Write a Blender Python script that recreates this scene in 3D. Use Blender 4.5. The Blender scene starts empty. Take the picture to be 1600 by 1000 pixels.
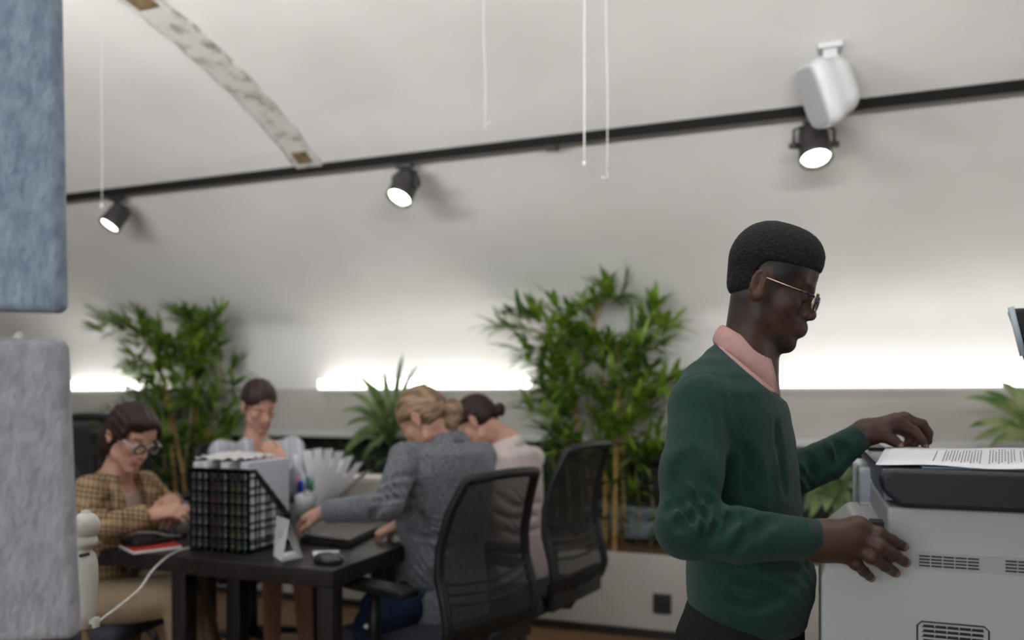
import bpy, math, random
import numpy as np
from mathutils import Vector, Matrix

# ------------------------------------------------------------ camera, light, exposure
scene = bpy.context.scene
COL = scene.collection
PI = math.pi
FPX = 1247.0; HC = 1.28; YAW = math.radians(20.45); HOR = 620.0
cd = bpy.data.cameras.new('camera'); cam = bpy.data.objects.new('camera', cd); COL.objects.link(cam)
cam.location = (0, 0, HC); cam.rotation_euler = (PI/2, 0, YAW)
cd.sensor_width = 36.0; cd.lens = 36.0*FPX/1600; cd.shift_y = (HOR-500)/1600
cd.clip_start = 0.05
cd.dof.use_dof = True; cd.dof.focus_distance = 1.36; cd.dof.aperture_fstop = 2.2
scene.camera = cam
vs = scene.view_settings
vs.view_transform = 'Standard'; vs.look = 'None'; vs.gamma = 1.0; vs.exposure = 0.0
vs.use_curve_mapping = False
scene.cycles.max_bounces = 8; scene.cycles.diffuse_bounces = 4
w = bpy.data.worlds.new('world'); scene.world = w; w.use_nodes = True
w.node_tree.nodes['Background'].inputs[0].default_value = (0.80, 0.90, 1.0, 1)
w.node_tree.nodes['Background'].inputs[1].default_value = 1.0

def area(name, loc, target, sx, sy, power, col=(1, 1, 1)):
    l = bpy.data.lights.new(name, 'AREA'); l.shape = 'RECTANGLE'; l.size = sx; l.size_y = sy
    l.energy = power; l.color = col
    o = bpy.data.objects.new(name, l); COL.objects.link(o); o.location = loc
    o.rotation_euler = (Vector(target)-Vector(loc)).to_track_quat('-Z', 'Y').to_euler()
    return o
# daylight entering by the windows of the wall behind the camera and of the right wall
area('window_daylight', (-1.6, -2.75, 1.75), (-1.2, 3.4, 2.9), 4.6, 1.5, 80, (0.93, 0.97, 1.0))
area('window_daylight', (3.8, 2.2, 1.75), (0.4, 3.0, 2.6), 2.4, 1.2, 20, (1.0, 0.98, 0.95))

FW = Vector((-math.sin(YAW), math.cos(YAW), 0)); RT = Vector((math.cos(YAW), math.sin(YAW), 0)); UPV = Vector((0, 0, 1))
CP = Vector((0, 0, HC))
def ray(px, py):
    return FW + RT*((px-800)/FPX) + UPV*((HOR-py)/FPX)
def U(px, py, Y):                     # point of the room on the plane Y metres in front of the camera wall
    d = ray(px, py); return CP + d*(Y/d.y)
def Uz(px, py, z):                    # point of the room at height z
    d = ray(px, py); return CP + d*((z-HC)/d.z)
def Ut(px, py, t):                    # point at camera depth t
    return CP + ray(px, py)*t

# ------------------------------------------------------------ materials
def mat(name, col, rough=0.6, bump=0.0, bscale=200.0, metal=0.0, spec=0.4, col2=None, cscale=5.0,
        cdetail=4.0, sheen=0.0, attr=False, emis=None, estr=0.0, stretch=None, transl=0.0, cr=(0.35, 0.65)):
    m = bpy.data.materials.new(name); m.use_nodes = True; nt = m.node_tree; n = nt.nodes; L = nt.links
    b = n['Principled BSDF']
    b.inputs['Base Color'].default_value = (*col, 1); b.inputs['Roughness'].default_value = rough
    b.inputs['Metallic'].default_value = metal; b.inputs['Specular IOR Level'].default_value = spec
    if sheen: b.inputs['Sheen Weight'].default_value = sheen; b.inputs['Sheen Roughness'].default_value = 0.5
    tc = n.new('ShaderNodeTexCoord'); vec = tc.outputs['Object']
    if stretch:
        mp = n.new('ShaderNodeMapping'); mp.inputs['Scale'].default_value = stretch
        L.new(vec, mp.inputs['Vector']); vec = mp.outputs['Vector']
    cur = None
    if col2 is not None:
        t = n.new('ShaderNodeTexNoise'); t.inputs['Scale'].default_value = cscale; t.inputs['Detail'].default_value = cdetail
        L.new(vec, t.inputs['Vector'])
        r = n.new('ShaderNodeValToRGB'); r.color_ramp.elements[0].position = cr[0]; r.color_ramp.elements[1].position = cr[1]
        r.color_ramp.elements[0].color = (*col, 1); r.color_ramp.elements[1].color = (*col2, 1)
        L.new(t.outputs['Fac'], r.inputs['Fac']); cur = r.outputs['Color']; L.new(cur, b.inputs['Base Color'])
    if attr:
        a = n.new('ShaderNodeAttribute'); a.attribute_name = 'Col'
        if cur is not None:
            mx = n.new('ShaderNodeMixRGB'); mx.blend_type = 'MULTIPLY'; mx.inputs['Fac'].default_value = 1
            L.new(cur, mx.inputs[1]); L.new(a.outputs['Color'], mx.inputs[2]); cur = mx.outputs[0]
        else: cur = a.outputs['Color']
        L.new(cur, b.inputs['Base Color'])
    if bump:
        t = n.new('ShaderNodeTexNoise'); t.inputs['Scale'].default_value = bscale; t.inputs['Detail'].default_value = 3
        L.new(vec, t.inputs['Vector'])
        bp = n.new('ShaderNodeBump'); bp.inputs['Strength'].default_value = bump; bp.inputs['Distance'].default_value = 0.004
        L.new(t.outputs['Fac'], bp.inputs['Height']); L.new(bp.outputs['Normal'], b.inputs['Normal'])
    if emis is not None:
        b.inputs['Emission Color'].default_value = (*emis, 1); b.inputs['Emission Strength'].default_value = estr
    if transl:
        out = n['Material Output']; tr = n.new('ShaderNodeBsdfTranslucent'); mx = n.new('ShaderNodeMixShader')
        mx.inputs[0].default_value = transl
        if cur is not None: L.new(cur, tr.inputs['Color'])
        else: tr.inputs['Color'].default_value = (*col, 1)
        L.new(b.outputs[0], mx.inputs[1]); L.new(tr.outputs[0], mx.inputs[2]); L.new(mx.outputs[0], out.inputs['Surface'])
    return m

def mesh_fabric(name, col, open_):    # woven see-through net
    m = mat(name, col, 0.6); nt = m.node_tree; n = nt.nodes; L = nt.links
    tr = n.new('ShaderNodeBsdfTransparent'); mx = n.new('ShaderNodeMixShader'); mx.inputs[0].default_value = open_
    L.new(n['Principled BSDF'].outputs[0], mx.inputs[1]); L.new(tr.outputs[0], mx.inputs[2])
    L.new(mx.outputs[0], n['Material Output'].inputs['Surface']); return m
def glassy(name, col, tint):
    m = mat(name, col, 0.03, spec=0.6); nt = m.node_tree; n = nt.nodes; L = nt.links
    tr = n.new('ShaderNodeBsdfTransparent'); tr.inputs[0].default_value = (0.97, 0.98, 0.98, 1)
    mx = n.new('ShaderNodeMixShader'); mx.inputs[0].default_value = tint
    L.new(n['Principled BSDF'].outputs[0], mx.inputs[1]); L.new(tr.outputs[0], mx.inputs[2])
    L.new(mx.outputs[0], n['Material Output'].inputs['Surface']); return m

# ------------------------------------------------------------ object helpers
def thing(name, label, cat, loc=(0, 0, 0), rotz=0.0, group=None):
    o = bpy.data.objects.new(name, None); COL.objects.link(o); o.empty_display_size = 0.1
    o.location = loc; o.rotation_euler = (0, 0, rotz)
    o['label'] = label; o['category'] = cat
    if group: o['group'] = group
    return o
def tag(o, label, cat, group=None, kind=None):
    o['label'] = label; o['category'] = cat
    if group: o['group'] = group
    if kind: o['kind'] = kind
    return o
def root_matrix(o):
    M = Matrix.Identity(4)
    while o is not None:
        M = (Matrix.Translation(o.location) @ Matrix.Rotation(o.rotation_euler[2], 4, 'Z')) @ M; o = o.parent
    return M

class MB:
    """collects shapes, links them as ONE mesh"""
    def __init__(s): s.v = []; s.f = []; s.sm = []
    def add(s, vs_, fs_, smooth=False):
        b = len(s.v); s.v += [tuple(p) for p in vs_]; s.f += [tuple(i+b for i in f) for f in fs_]; s.sm += [smooth]*len(fs_); return s
    def box(s, lo, hi, M=None, bev=0.0):
        (x0, y0, z0), (x1, y1, z1) = lo, hi
        if bev <= 0:
            v = [(x0,y0,z0),(x1,y0,z0),(x1,y1,z0),(x0,y1,z0),(x0,y0,z1),(x1,y0,z1),(x1,y1,z1),(x0,y1,z1)]
            f = [(0,3,2,1),(4,5,6,7),(0,1,5,4),(1,2,6,5),(2,3,7,6),(3,0,4,7)]
        else:
            # rounded box: shrink on every face
            n = 3; v = []; f = []
            c = [(x0+x1)/2, (y0+y1)/2, (z0+z1)/2]; h = [(x1-x0)/2, (y1-y0)/2, (z1-z0)/2]; bev = min(bev, min(h)*0.98)
            ts = []
            for a in range(3):
                inner = h[a]-bev
                ts.append([-inner-bev*math.tan(PI/4*(1-k/n)) for k in range(n)]+[-inner, inner]+[inner+bev*math.tan(PI/4*(k+1)/n) for k in range(n)])
            def pt(p):
                q = [max(-(h[a]-bev), min(h[a]-bev, p[a])) for a in range(3)]
                d = [p[a]-q[a] for a in range(3)]; l = math.sqrt(sum(t*t for t in d)) or 1
                return tuple(c[a]+q[a]+d[a]/l*bev if l != 1 or any(d) else c[a]+q[a] for a in range(3))
            N = len(ts[0])
            for a in range(3):
                b_, c_ = (a+1) % 3, (a+2) % 3
                for sg in (-1, 1):
                    base = len(v)
                    for i in range(N):
                        for j in range(N):
                            p = [0, 0, 0]; p[a] = sg*h[a]; p[b_] = ts[b_][i]; p[c_] = ts[c_][j]; v.append(pt(p))
                    for i in range(N-1):
                        for j in range(N-1):
                            q = (base+i*N+j, base+(i+1)*N+j, base+(i+1)*N+j+1, base+i*N+j+1)
                            f.append(q if sg > 0 else q[::-1])
        if M is not None: v = [tuple(M @ Vector(p)) for p in v]
        return s.add(v, f, bev > 0)
    def prism(s, pts, d, M=None, smooth=False):       # polygon pts (3d) extruded by vector d
        n = len(pts); v = [Vector(p) for p in pts]+[Vector(p)+Vector(d) for p in pts]
        f = [tuple(range(n))[::-1], tuple(range(n, 2*n))]+[(i, (i+1) % n, n+(i+1) % n, n+i) for i in range(n)]
        if M is not None: v = [M @ p for p in v]
        return s.add(v, f, smooth)
    def tube(s, pts, r, seg=8, caps=True, close=False):
        pts = [Vector(p) for p in pts]; n = len(pts)
        rs = r if isinstance(r, (list, tuple)) else [r]*n
        v = []; f = []; prev = None
        for i, p in enumerate(pts):
            if close: t = (pts[(i+1) % n]-pts[i-1])
            else: t = (pts[min(i+1, n-1)]-pts[max(i-1, 0)])
            t.normalize()
            if prev is None:
                a = t.orthogonal().normalized()
            else:
                a = prev - t*prev.dot(t)
                a = a.normalized() if a.length > 1e-6 else t.orthogonal().normalized()
            prev = a; b = t.cross(a)
            for k in range(seg):
                an = 2*PI*k/seg; v.append(p+(a*math.cos(an)+b*math.sin(an))*rs[i])
        m = n if close else n-1
        for i in range(m):
            for k in range(seg):
                i2 = (i+1) % n; f.append((i*seg+k, i*seg+(k+1) % seg, i2*seg+(k+1) % seg, i2*seg+k))
        if caps and not close:
            f.append(tuple(range(seg))[::-1]); f.append(tuple((n-1)*seg+k for k in range(seg)))
        return s.add(v, f, True)
    def lathe(s, prof, seg=24, M=None):               # prof of (r,z)
        v = []; f = []; n = len(prof)
        for k in range(seg):
            a = 2*PI*k/seg
            for (r, z) in prof: v.append(Vector((r*math.cos(a), r*math.sin(a), z)))
        for k in range(seg):
            k2 = (k+1) % seg
            for i in range(n-1): f.append((k*n+i, k2*n+i, k2*n+i+1, k*n+i+1))
        if M is not None: v = [M @ p for p in v]
        return s.add(v, f, True)
    def ball(s, c, r, seg=16, M=None):
        rr = r if isinstance(r, (tuple, list)) else (r, r, r)
        v = []; f = []; n = seg//2
        for i in range(n+1):
            th = PI*i/n
            for k in range(seg):
                a = 2*PI*k/seg; p = Vector((rr[0]*math.sin(th)*math.cos(a), rr[1]*math.sin(th)*math.sin(a), rr[2]*math.cos(th)))
                if M is not None: p = M @ p
                v.append(p+Vector(c))
        for i in range(n):
            for k in range(seg): f.append((i*seg+k, (i+1)*seg+k, (i+1)*seg+(k+1) % seg, i*seg+(k+1) % seg))
        return s.add(v, f, True)
    def build(s, name, m, parent=None, world=False, kind=None):
        v = s.v
        if parent is not None and world:
            Mi = root_matrix(parent).inverted(); v = [tuple(Mi @ Vector(p)) for p in v]
        me = bpy.data.meshes.new(name); me.from_pydata([tuple(p) for p in v], [], s.f); me.validate()
        if len(me.polygons) == len(s.sm): me.polygons.foreach_set('use_smooth', s.sm)
        me.materials.append(m); me.update()
        o = bpy.data.objects.new(name, me); COL.objects.link(o)
        if parent is not None: o.parent = parent
        if kind: o['kind'] = kind
        return o
def copy_tree(o, parent=None):
    c = o.copy(); COL.objects.link(c); c.parent = parent
    for ch in [x for x in list(COL.objects) if x.parent == o]: copy_tree(ch, c)
    return c
def struct(name, mb, m):
    o = mb.build(name, m); o['kind'] = 'structure'; return o
def bez(p0, p1, p2, p3, n=16):
    out = []
    for i in range(n+1):
        t = i/n; out.append(Vector(p0)*(1-t)**3+Vector(p1)*3*t*(1-t)**2+Vector(p2)*3*t*t*(1-t)+Vector(p3)*t**3)
    return out
def catmull(P, n=6):
    P = [Vector(p) for p in P]; out = []
    Q = [P[0]*2-P[1]]+P+[P[-1]*2-P[-2]]
    for i in range(1, len(Q)-2):
        for k in range(n):
            t = k/n; a, b, c, d = Q[i-1], Q[i], Q[i+1], Q[i+2]
            out.append(0.5*((2*b)+(c-a)*t+(2*a-5*b+4*c-d)*t*t+(3*b-a-3*c+d)*t**3))
    out.append(P[-1]); return out

# ------------------------------------------------------------ implicit surfaces for bodies, hair and clothing
def A3(p): return np.array([p[0], p[1], p[2]], dtype=np.float64)
class RC:      # tapered limb, optionally with flat ends
    def __init__(s, a, b, ra, rb, k=0.01, op='u', flat=False):
        s.a, s.b, s.ra, s.rb, s.k, s.op, s.flat = A3(a), A3(b), ra, rb, k, op, flat
        s.d = s.b-s.a; s.L = float(np.linalg.norm(s.d)) or 1e-6
    def ev(s, P):
        q = P-s.a; t = (q@s.d)/(s.L*s.L); tc = np.clip(t, 0, 1)
        c = q-tc[:, None]*s.d; r = s.ra+(s.rb-s.ra)*tc
        if not s.flat: return np.sqrt((c*c).sum(1))-r
        rad = q-t[:, None]*s.d; dr = np.sqrt((rad*rad).sum(1))-r; da = np.maximum(-t, t-1)*s.L
        return np.minimum(np.maximum(dr, da), 0)+np.sqrt(np.maximum(dr, 0)**2+np.maximum(da, 0)**2)
    def bb(s):
        r = max(s.ra, s.rb); return np.minimum(s.a, s.b)-r, np.maximum(s.a, s.b)+r
class EL:      # ellipsoid in a rotated frame (R rows = local axes)
    def __init__(s, c, r, R=None, k=0.01, op='u'):
        s.c, s.r, s.k, s.op = A3(c), A3(r), k, op; s.R = np.eye(3) if R is None else np.array(R)
    def ev(s, P):
        q = (P-s.c)@s.R.T; a = q/s.r; k0 = np.sqrt((a*a).sum(1)); b = a/s.r; k1 = np.sqrt((b*b).sum(1))+1e-9
        return k0*(k0-1)/k1
    def bb(s): r = s.r.max(); return s.c-r, s.c+r
class BX:
    def __init__(s, c, h, R=None, rd=0.01, k=0.01, op='u'):
        s.c, s.h, s.rd, s.k, s.op = A3(c), A3(h), rd, k, op; s.R = np.eye(3) if R is None else np.array(R)
    def ev(s, P):
        q = np.abs((P-s.c)@s.R.T)-(s.h-s.rd); return np.sqrt((np.maximum(q, 0)**2).sum(1))+np.minimum(q.max(1), 0)-s.rd
    def bb(s): r = np.linalg.norm(s.h); return s.c-r, s.c+r
class LOFT:    # trunk: stations (s, cu, cv, a, b) along axis w from origin o
    def __init__(s, o, u, v, w_, st, k=0.02, op='u', e=2.3):
        s.o, s.u, s.v, s.w = A3(o), A3(u), A3(v), A3(w_); s.st = np.array(st, dtype=float); s.k, s.op, s.e = k, op, e
    def ev(s, P):
        q = P-s.o; t = q@s.w; S = s.st[:, 0]; tc = np.clip(t, S[0], S[-1])
        f = np.interp(tc, S, np.arange(len(S))); i = np.minimum(f.astype(int), len(S)-2); h = f-i; h = h*0.5+(h*h*(3-2*h))*0.5
        st = s.st[i]*(1-h)[:, None]+s.st[i+1]*h[:, None]
        uu = (q@s.u-st[:, 1]); vv = (q@s.v-st[:, 2])
        rho = (np.abs(uu/st[:, 3])**s.e+np.abs(vv/st[:, 4])**s.e)**(1/s.e)+1e-6
        rad = np.sqrt(uu*uu+vv*vv)+1e-6; d = rad*(1-1/rho); mn = np.minimum(st[:, 3], st[:, 4])
        d = np.where(rho < 0.6, (rho-1)*mn, d)
        da = np.maximum(S[0]-t, t-S[-1])
        return np.minimum(np.maximum(d, da), 0)+np.sqrt(np.maximum(d, 0)**2+np.maximum(da, 0)**2)
    def bb(s):
        pts = []
        for r in s.st:
            c = s.o+s.u*r[1]+s.v*r[2]+s.w*r[0]; m = max(r[3], r[4]); pts += [c-m, c+m]
        return np.min(pts, 0), np.max(pts, 0)
def comb(prims, P, vals=None):
    d = None
    for i, p in enumerate(prims):
        e = p.ev(P); k = p.k
        if p.op == 'u':
            if d is None: d = e; continue
            h = np.clip(0.5+0.5*(d-e)/k, 0, 1); d = d*(1-h)+e*h-k*h*(1-h)
        elif p.op == 's':
            if d is None: continue
            h = np.clip(0.5-0.5*(d+e)/k, 0, 1); d = d*(1-h)+(-e)*h+k*h*(1-h)
        elif p.op == 'i':
            if d is None: continue
            h = np.clip(0.5-0.5*(e-d)/k, 0, 1); d = e*(1-h)+d*h+k*h*(1-h)
    return d if d is not None else np.full(len(P), 1.0)
def folds_fn(folds):
    """cloth creases: (centre, reach, wave direction, wavelength, depth)"""
    F_ = [(A3(c), r, A3(Vector(dv).normalized()), wl, am) for (c, r, dv, wl, am) in folds]
    def g(P):
        out = np.zeros(len(P))
        for c, r, dv, wl, am in F_:
            q = P-c; m = np.exp(-(q*q).sum(1)/(r*r))
            wv = q@dv+0.25*wl*np.sin(q[:, 0]*31+q[:, 2]*17)+0.2*wl*np.sin(q[:, 1]*43-q[:, 2]*23)
            s_ = np.sin(wv*2*PI/wl); out += am*m*(1-np.abs(s_)*1.6)
        return out
    return g
def sdf_mesh(prims, res, folds=None, extra=None):
    B = 16; los, his = zip(*[p.bb() for p in prims if p.op == 'u']); lo = np.min(los, 0)-4*res; hi = np.max(his, 0)+4*res
    nb = np.ceil((hi-lo)/(B*res)).astype(int); side = B*res; Rb = side*0.5*math.sqrt(3)
    g = np.stack(np.meshgrid(*[np.arange(n) for n in nb], indexing='ij'), -1).reshape(-1, 3)
    C = lo+(g+0.5)*side
    vals = np.stack([p.ev(C) for p in prims], 1); d = comb(prims, C)
    um = np.array([p.op == 'u' for p in prims]); kk = np.array([p.k for p in prims])
    dmin = np.min(np.where(um, vals, 9), 1)
    act = (np.abs(d) < Rb*1.5+0.02) & (dmin < Rb*1.15+0.02)
    fd = folds_fn(folds) if folds else None
    ii = np.stack(np.meshgrid(*[np.arange(B+1)]*3, indexing='ij'), -1).reshape(-1, 3)
    VK = []; VP = []; QD = []; STR = np.array([1 << 40, 1 << 20, 1])
    co = [(a, b, c) for a in (0, 1) for b in (0, 1) for c in (0, 1)]
    for bi in np.nonzero(act)[0]:
        keep = [p for j, p in enumerate(prims) if (vals[bi, j] < dmin[bi]+2*Rb*1.2+kk[j]+0.004 if p.op == 'u' else (p.op == 'i' or vals[bi, j] < Rb*1.3+kk[j]+0.01))]
        P = lo+(g[bi]*B+ii)*res; dd = comb(keep, P)
        if dd.min() > 0.02 or dd.max() < -0.02: continue
        if fd is not None: dd = dd-fd(P)
        if extra is not None: dd = dd+extra(P)
        D = dd.reshape(B+1, B+1, B+1); S = D < 0
        if S.all() or not S.any(): continue
        cs = np.stack([S[a:B+a, b:B+b, c:B+c] for a, b, c in co], 0).sum(0); cells = np.argwhere((cs > 0) & (cs < 8))
        if len(cells) == 0: continue
        cv = np.stack([D[cells[:, 0]+a, cells[:, 1]+b, cells[:, 2]+c] for a, b, c in co], 1)
        acc = np.zeros((len(cells), 3)); cnt = np.zeros(len(cells)); cof = np.array(co, float)
        for i in range(8):
            for ax in range(3):
                j = i | (4 >> ax)
                if j == i: continue
                x, y = cv[:, i], cv[:, j]; m = (x < 0) != (y < 0)
                t = np.where(m, x/np.where(m, x-y, 1), 0); pt = cof[i]+(cof[j]-cof[i])*t[:, None]
                acc += pt*m[:, None]; cnt += m
        gc = g[bi]*B+cells; VK.append(gc@STR); VP.append(lo+(gc+acc/cnt[:, None])*res)
        for ax in range(3):
            o1, o2 = (ax+1) % 3, (ax+2) % 3
            sl0 = [slice(0, B)]*3; sl1 = list(sl0); sl1[ax] = slice(1, B+1)
            A_, B_ = S[tuple(sl0)], S[tuple(sl1)]; e = np.argwhere(A_ != B_)
            if len(e) == 0: continue
            fl = A_[e[:, 0], e[:, 1], e[:, 2]]; ge = g[bi]*B+e
            u1 = np.zeros(3, int); u1[o1] = 1; u2 = np.zeros(3, int); u2[o2] = 1
            q = np.stack([(ge-u1-u2)@STR, (ge-u2)@STR, ge@STR, (ge-u1)@STR], 1)
            q[~fl] = q[~fl][:, ::-1]; QD.append(q)
    K = np.concatenate(VK); V = np.concatenate(VP); Q = np.concatenate(QD)
    o = np.argsort(K); K = K[o]; V = V[o]
    ix = np.clip(np.searchsorted(K, Q), 0, len(K)-1); ok = (K[ix] == Q).all(1)
    return V, ix[ok]
def on_surface(prims, px, py, t0=0.8, t1=4.6):      # the point of a shape seen at a place of the frame
    d = ray(px, py); t = t0; L_ = d.length
    for _ in range(90):
        p = CP+d*t; e = float(comb(prims, np.array([[p.x, p.y, p.z]]))[0])
        if e < 0.0006: return p
        t += max(0.0004, e*0.85)/L_
        if t > t1: return None
    return p
def creases(prims, lines, r, k):                    # sewn seams and cloth creases pressed into a shape
    out = []
    for ln in lines:
        if len(ln) > 2:
            q = catmull([(x, y, 0) for x, y in ln], 4)
        else: q = [Vector((x, y, 0)) for x, y in ln]
        pts = [on_surface(prims, v.x, v.y) for v in q]; pts = [p for p in pts if p is not None]
        n = len(pts)
        for i in range(n-1):
            if (pts[i]-pts[i+1]).length > 0.08: continue
            fa = math.sin(PI*(i+0.3)/n)**0.6; fb = math.sin(PI*(i+1.3)/(n+0.6))**0.6
            out.append(RC(pts[i], pts[i+1], r*max(0.25, fa), r*max(0.25, fb), k, 's'))
    return out
def smooth_verts(V, Fq, it=1, lam=0.5):
    for _ in range(it):
        acc = np.zeros_like(V); cnt = np.zeros(len(V))
        for a, b in ((0, 1), (1, 2), (2, 3), (3, 0)):
            np.add.at(acc, Fq[:, a], V[Fq[:, b]]); np.add.at(cnt, Fq[:, a], 1)
            np.add.at(acc, Fq[:, b], V[Fq[:, a]]); np.add.at(cnt, Fq[:, b], 1)
        V = V*(1-lam)+lam*acc/np.maximum(cnt, 1)[:, None]
    return V
def sdf_obj(name, prims, res, m, parent, folds=None, paint=None, base=None, extra=None, sm=1):
    V, Fq = sdf_mesh(prims, res, folds, extra); V = smooth_verts(V, Fq, sm)
    Mi = np.array(root_matrix(parent).inverted()) if parent is not None else np.eye(4)
    L_ = V@Mi[:3, :3].T+Mi[:3, 3]
    me = bpy.data.meshes.new(name); n = len(V); f = len(Fq)
    me.vertices.add(n); me.vertices.foreach_set('co', L_.astype(np.float32).ravel())
    me.loops.add(4*f); me.loops.foreach_set('vertex_index', Fq.astype(np.int32).ravel())
    me.polygons.add(f); me.polygons.foreach_set('loop_start', np.arange(0, 4*f, 4, dtype=np.int32))
    me.polygons.foreach_set('loop_total', np.full(f, 4, np.int32))
    me.polygons.foreach_set('use_smooth', np.ones(f, bool)); me.update(calc_edges=True); me.validate()
    if base is not None:
        c = np.ones((n, 4)); c[:, :3] = base
        for (pc, pr, R, colr, soft) in (paint or []):
            q = V-A3(pc)
            if R is not None: q = q@np.array(R).T
            rho = np.sqrt(((q/A3(pr))**2).sum(1)); h = np.clip((1-rho)/soft+0.5, 0, 1)[:, None]
            c[:, :3] = c[:, :3]*(1-h)+np.array(colr)*h
        at_ = me.color_attributes.new('Col', 'FLOAT_COLOR', 'POINT'); at_.data.foreach_set('color', c.astype(np.float32).ravel())
    me.materials.append(m)
    o = bpy.data.objects.new(name, me); COL.objects.link(o)
    if parent is not None: o.parent = parent
    return o
# ------------------------------------------------------------ anatomy shared by the five people
class Frame:
    def __init__(s, o, fwd, up, sc=1.0):
        s.o = Vector(o); f = Vector(fwd).normalized(); l = Vector(up).cross(f).normalized(); u = f.cross(l)
        s.f, s.l, s.u, s.sc, s.fx = f, l, u, sc, 1.0; s.dz = 1.0; s.ear = 1.0; s.bx = 1.0; s.uz = 1.0; s.R = np.array([list(f), list(l), list(u)])
    def __call__(s, x, y, z): return s.o+(s.f*(x*s.fx if x > 0 else x*s.bx)+s.l*y+s.u*(z*s.dz if z < 0 else z*s.uz))*s.sc
    def rot(s, ax, ang):          # rows of axes rotated about a local axis
        Rm = np.array(Matrix.Rotation(ang, 3, ax)); return Rm.T@s.R
def hframe(o, yaw, pitch=0.0, roll=0.0, sc=1.0):      # yaw: facing angle, pitch: how far the head bows, degrees
    ya, pi_, ro = math.radians(yaw), math.radians(pitch), math.radians(roll)
    f = Vector((math.cos(ya)*math.cos(pi_), math.sin(ya)*math.cos(pi_), -math.sin(pi_)))
    l = Vector((-math.sin(ya), math.cos(ya), 0)); u = f.cross(l)
    u = u*math.cos(ro)+l*math.sin(ro)
    return Frame(o, f, u, sc)
def head_prims(H, fem=False, lips=1.0, nose=1.0):
    s = H.sc; R = H.R; P = []; fx = H.fx
    def el(c, r, k=0.012, op='u', Rm=None): P.append(EL(H(*c), [r[0]*s*(fx if c[0] > 0.02 and c[0]+r[0] > 0.08 and r[0] > 0.02 else 1), r[1]*s, r[2]*s], R if Rm is None else Rm, k*s, op))
    def rc(a, b, ra, rb, k=0.008, op='u'): P.append(RC(H(*a), H(*b), ra*s, rb*s, k*s, op))
    jw = 0.9 if fem else 1.0
    el((-0.006+0.047*(1-H.bx), 0, 0.045), (0.094*(1+H.bx)/2, 0.075, 0.082*H.uz))
    el((0.034, 0, 0.05), (0.062, 0.060, 0.062), 0.02)
    el((0.032, 0, -0.028), (0.058, 0.056*jw, 0.072), 0.02)
    for y in (-1, 1):
        rc((-0.004, 0.052*y*jw, -0.035), (0.012, 0.050*y*jw, -0.068), 0.017, 0.016, 0.02)
        rc((0.012, 0.050*y*jw, -0.068), (0.072, 0.015*y, -0.102), 0.016, 0.015, 0.02)
        rc((0.074, 0.042*y, 0.030), (0.087, 0.010*y, 0.026), 0.011, 0.011, 0.014)
        el((0.060, 0.043*y, -0.016), (0.024, 0.016, 0.020), 0.022)
    el((0.048, 0, -0.045), (0.044, 0.047*jw, 0.050), 0.02)
    el((0.078, 0, -0.104), (0.018, 0.022, 0.016), 0.014)
    el((0.070, 0, -0.066), (0.028, 0.032, 0.028), 0.016)
    for y in (-1, 1):
        el((0.101, 0.033*y, 0.004), (0.016, 0.020, 0.014), 0.010, 's')
        el((0.076, 0.032*y, 0.004), (0.0165, 0.0165, 0.0150), 0.003)
    rc((0.078, 0, 0.012), (0.090, 0, -0.030), 0.014, 0.017, 0.012)
    rc((0.090, 0, 0.022), (0.108*1.0, 0, -0.022), 0.0075, 0.0095, 0.010)
    el((0.110, 0, -0.029), (0.0125, 0.0125*nose, 0.0115), None or 0.006)
    for y in (-1, 1):
        el((0.101, 0.0125*y*nose, -0.033), (0.0115, 0.0075*nose, 0.0085), 0.004)
        el((0.104, 0.0065*y*nose, -0.0415), (0.006, 0.0035, 0.003), 0.002, 's')
    # lips
    for y in (-1, 1):
        rc((0.100, 0, -0.062), (0.086, 0.022*y, -0.068), 0.0065*lips, 0.003, 0.004)
        rc((0.0985, 0, -0.0755), (0.086, 0.021*y, -0.070), 0.0075*lips, 0.003, 0.003)
        rc((0.108, 0, -0.0685), (0.088, 0.026*y, -0.0685), 0.0012, 0.001, 0.002, 's')
    # ears
    es = H.ear
    for y in (-1, 1):
        c = (-0.012, 0.077*y, 0.002)
        el(c, (0.019*es, 0.0075, 0.031*es), 0.006, 'u', H.rot('Z', math.radians(-18*y)))
        el((-0.006, 0.086*y, 0.0), (0.0095, 0.006, 0.016), 0.003, 's')
        pts = []
        for i in range(9):
            a = math.radians(-70+i*36); pts.append((-0.014+0.016*math.sin(a)*-1*0.95, 0.085*y, 0.004+0.028*math.cos(a)))
        pts = [(-0.014+0.0165*es*math.cos(math.radians(a)), 0.0835*y-0.2*y*0.0165*(1-0)*math.cos(math.radians(a))*0.35, 0.006+0.027*es*math.sin(math.radians(a))) for a in (-20, 15, 50, 90, 130, 165, 200, 235)]
        for a, b in zip(pts, pts[1:]): rc(a, b, 0.0036, 0.0036, 0.003)
        el((-0.006, 0.081*y, -0.024*es), (0.009, 0.0055, 0.010), 0.005)
    return P
def head_paint(H, skin, lipc, dark):
    s = H.sc; R = H.R
    T = []
    for y in (-1, 1):
        T.append((H(0.094, 0.016*y, -0.0635), [0.012*s, 0.020*s, 0.0055*s], R, lipc, 0.5))
        T.append((H(0.094, 0.014*y, -0.0755), [0.012*s, 0.018*s, 0.0068*s], R, lipc, 0.5))
        T.append((H(0.092, 0.032*y, -0.0035), [0.014*s, 0.017*s, 0.0022*s], R, dark, 0.8))
        T.append((H(0.088, 0.034*y, 0.0305), [0.020*s, 0.019*s, 0.0040*s], R, dark, 0.6))
    T.append((H(0.100, 0, -0.0688), [0.012*s, 0.024*s, 0.0013*s], R, dark, 0.8))
    return T
FL = [(0.042, 0.026, 0.020), (0.047, 0.029, 0.021), (0.043, 0.027, 0.021), (0.033, 0.020, 0.019)]
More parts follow.
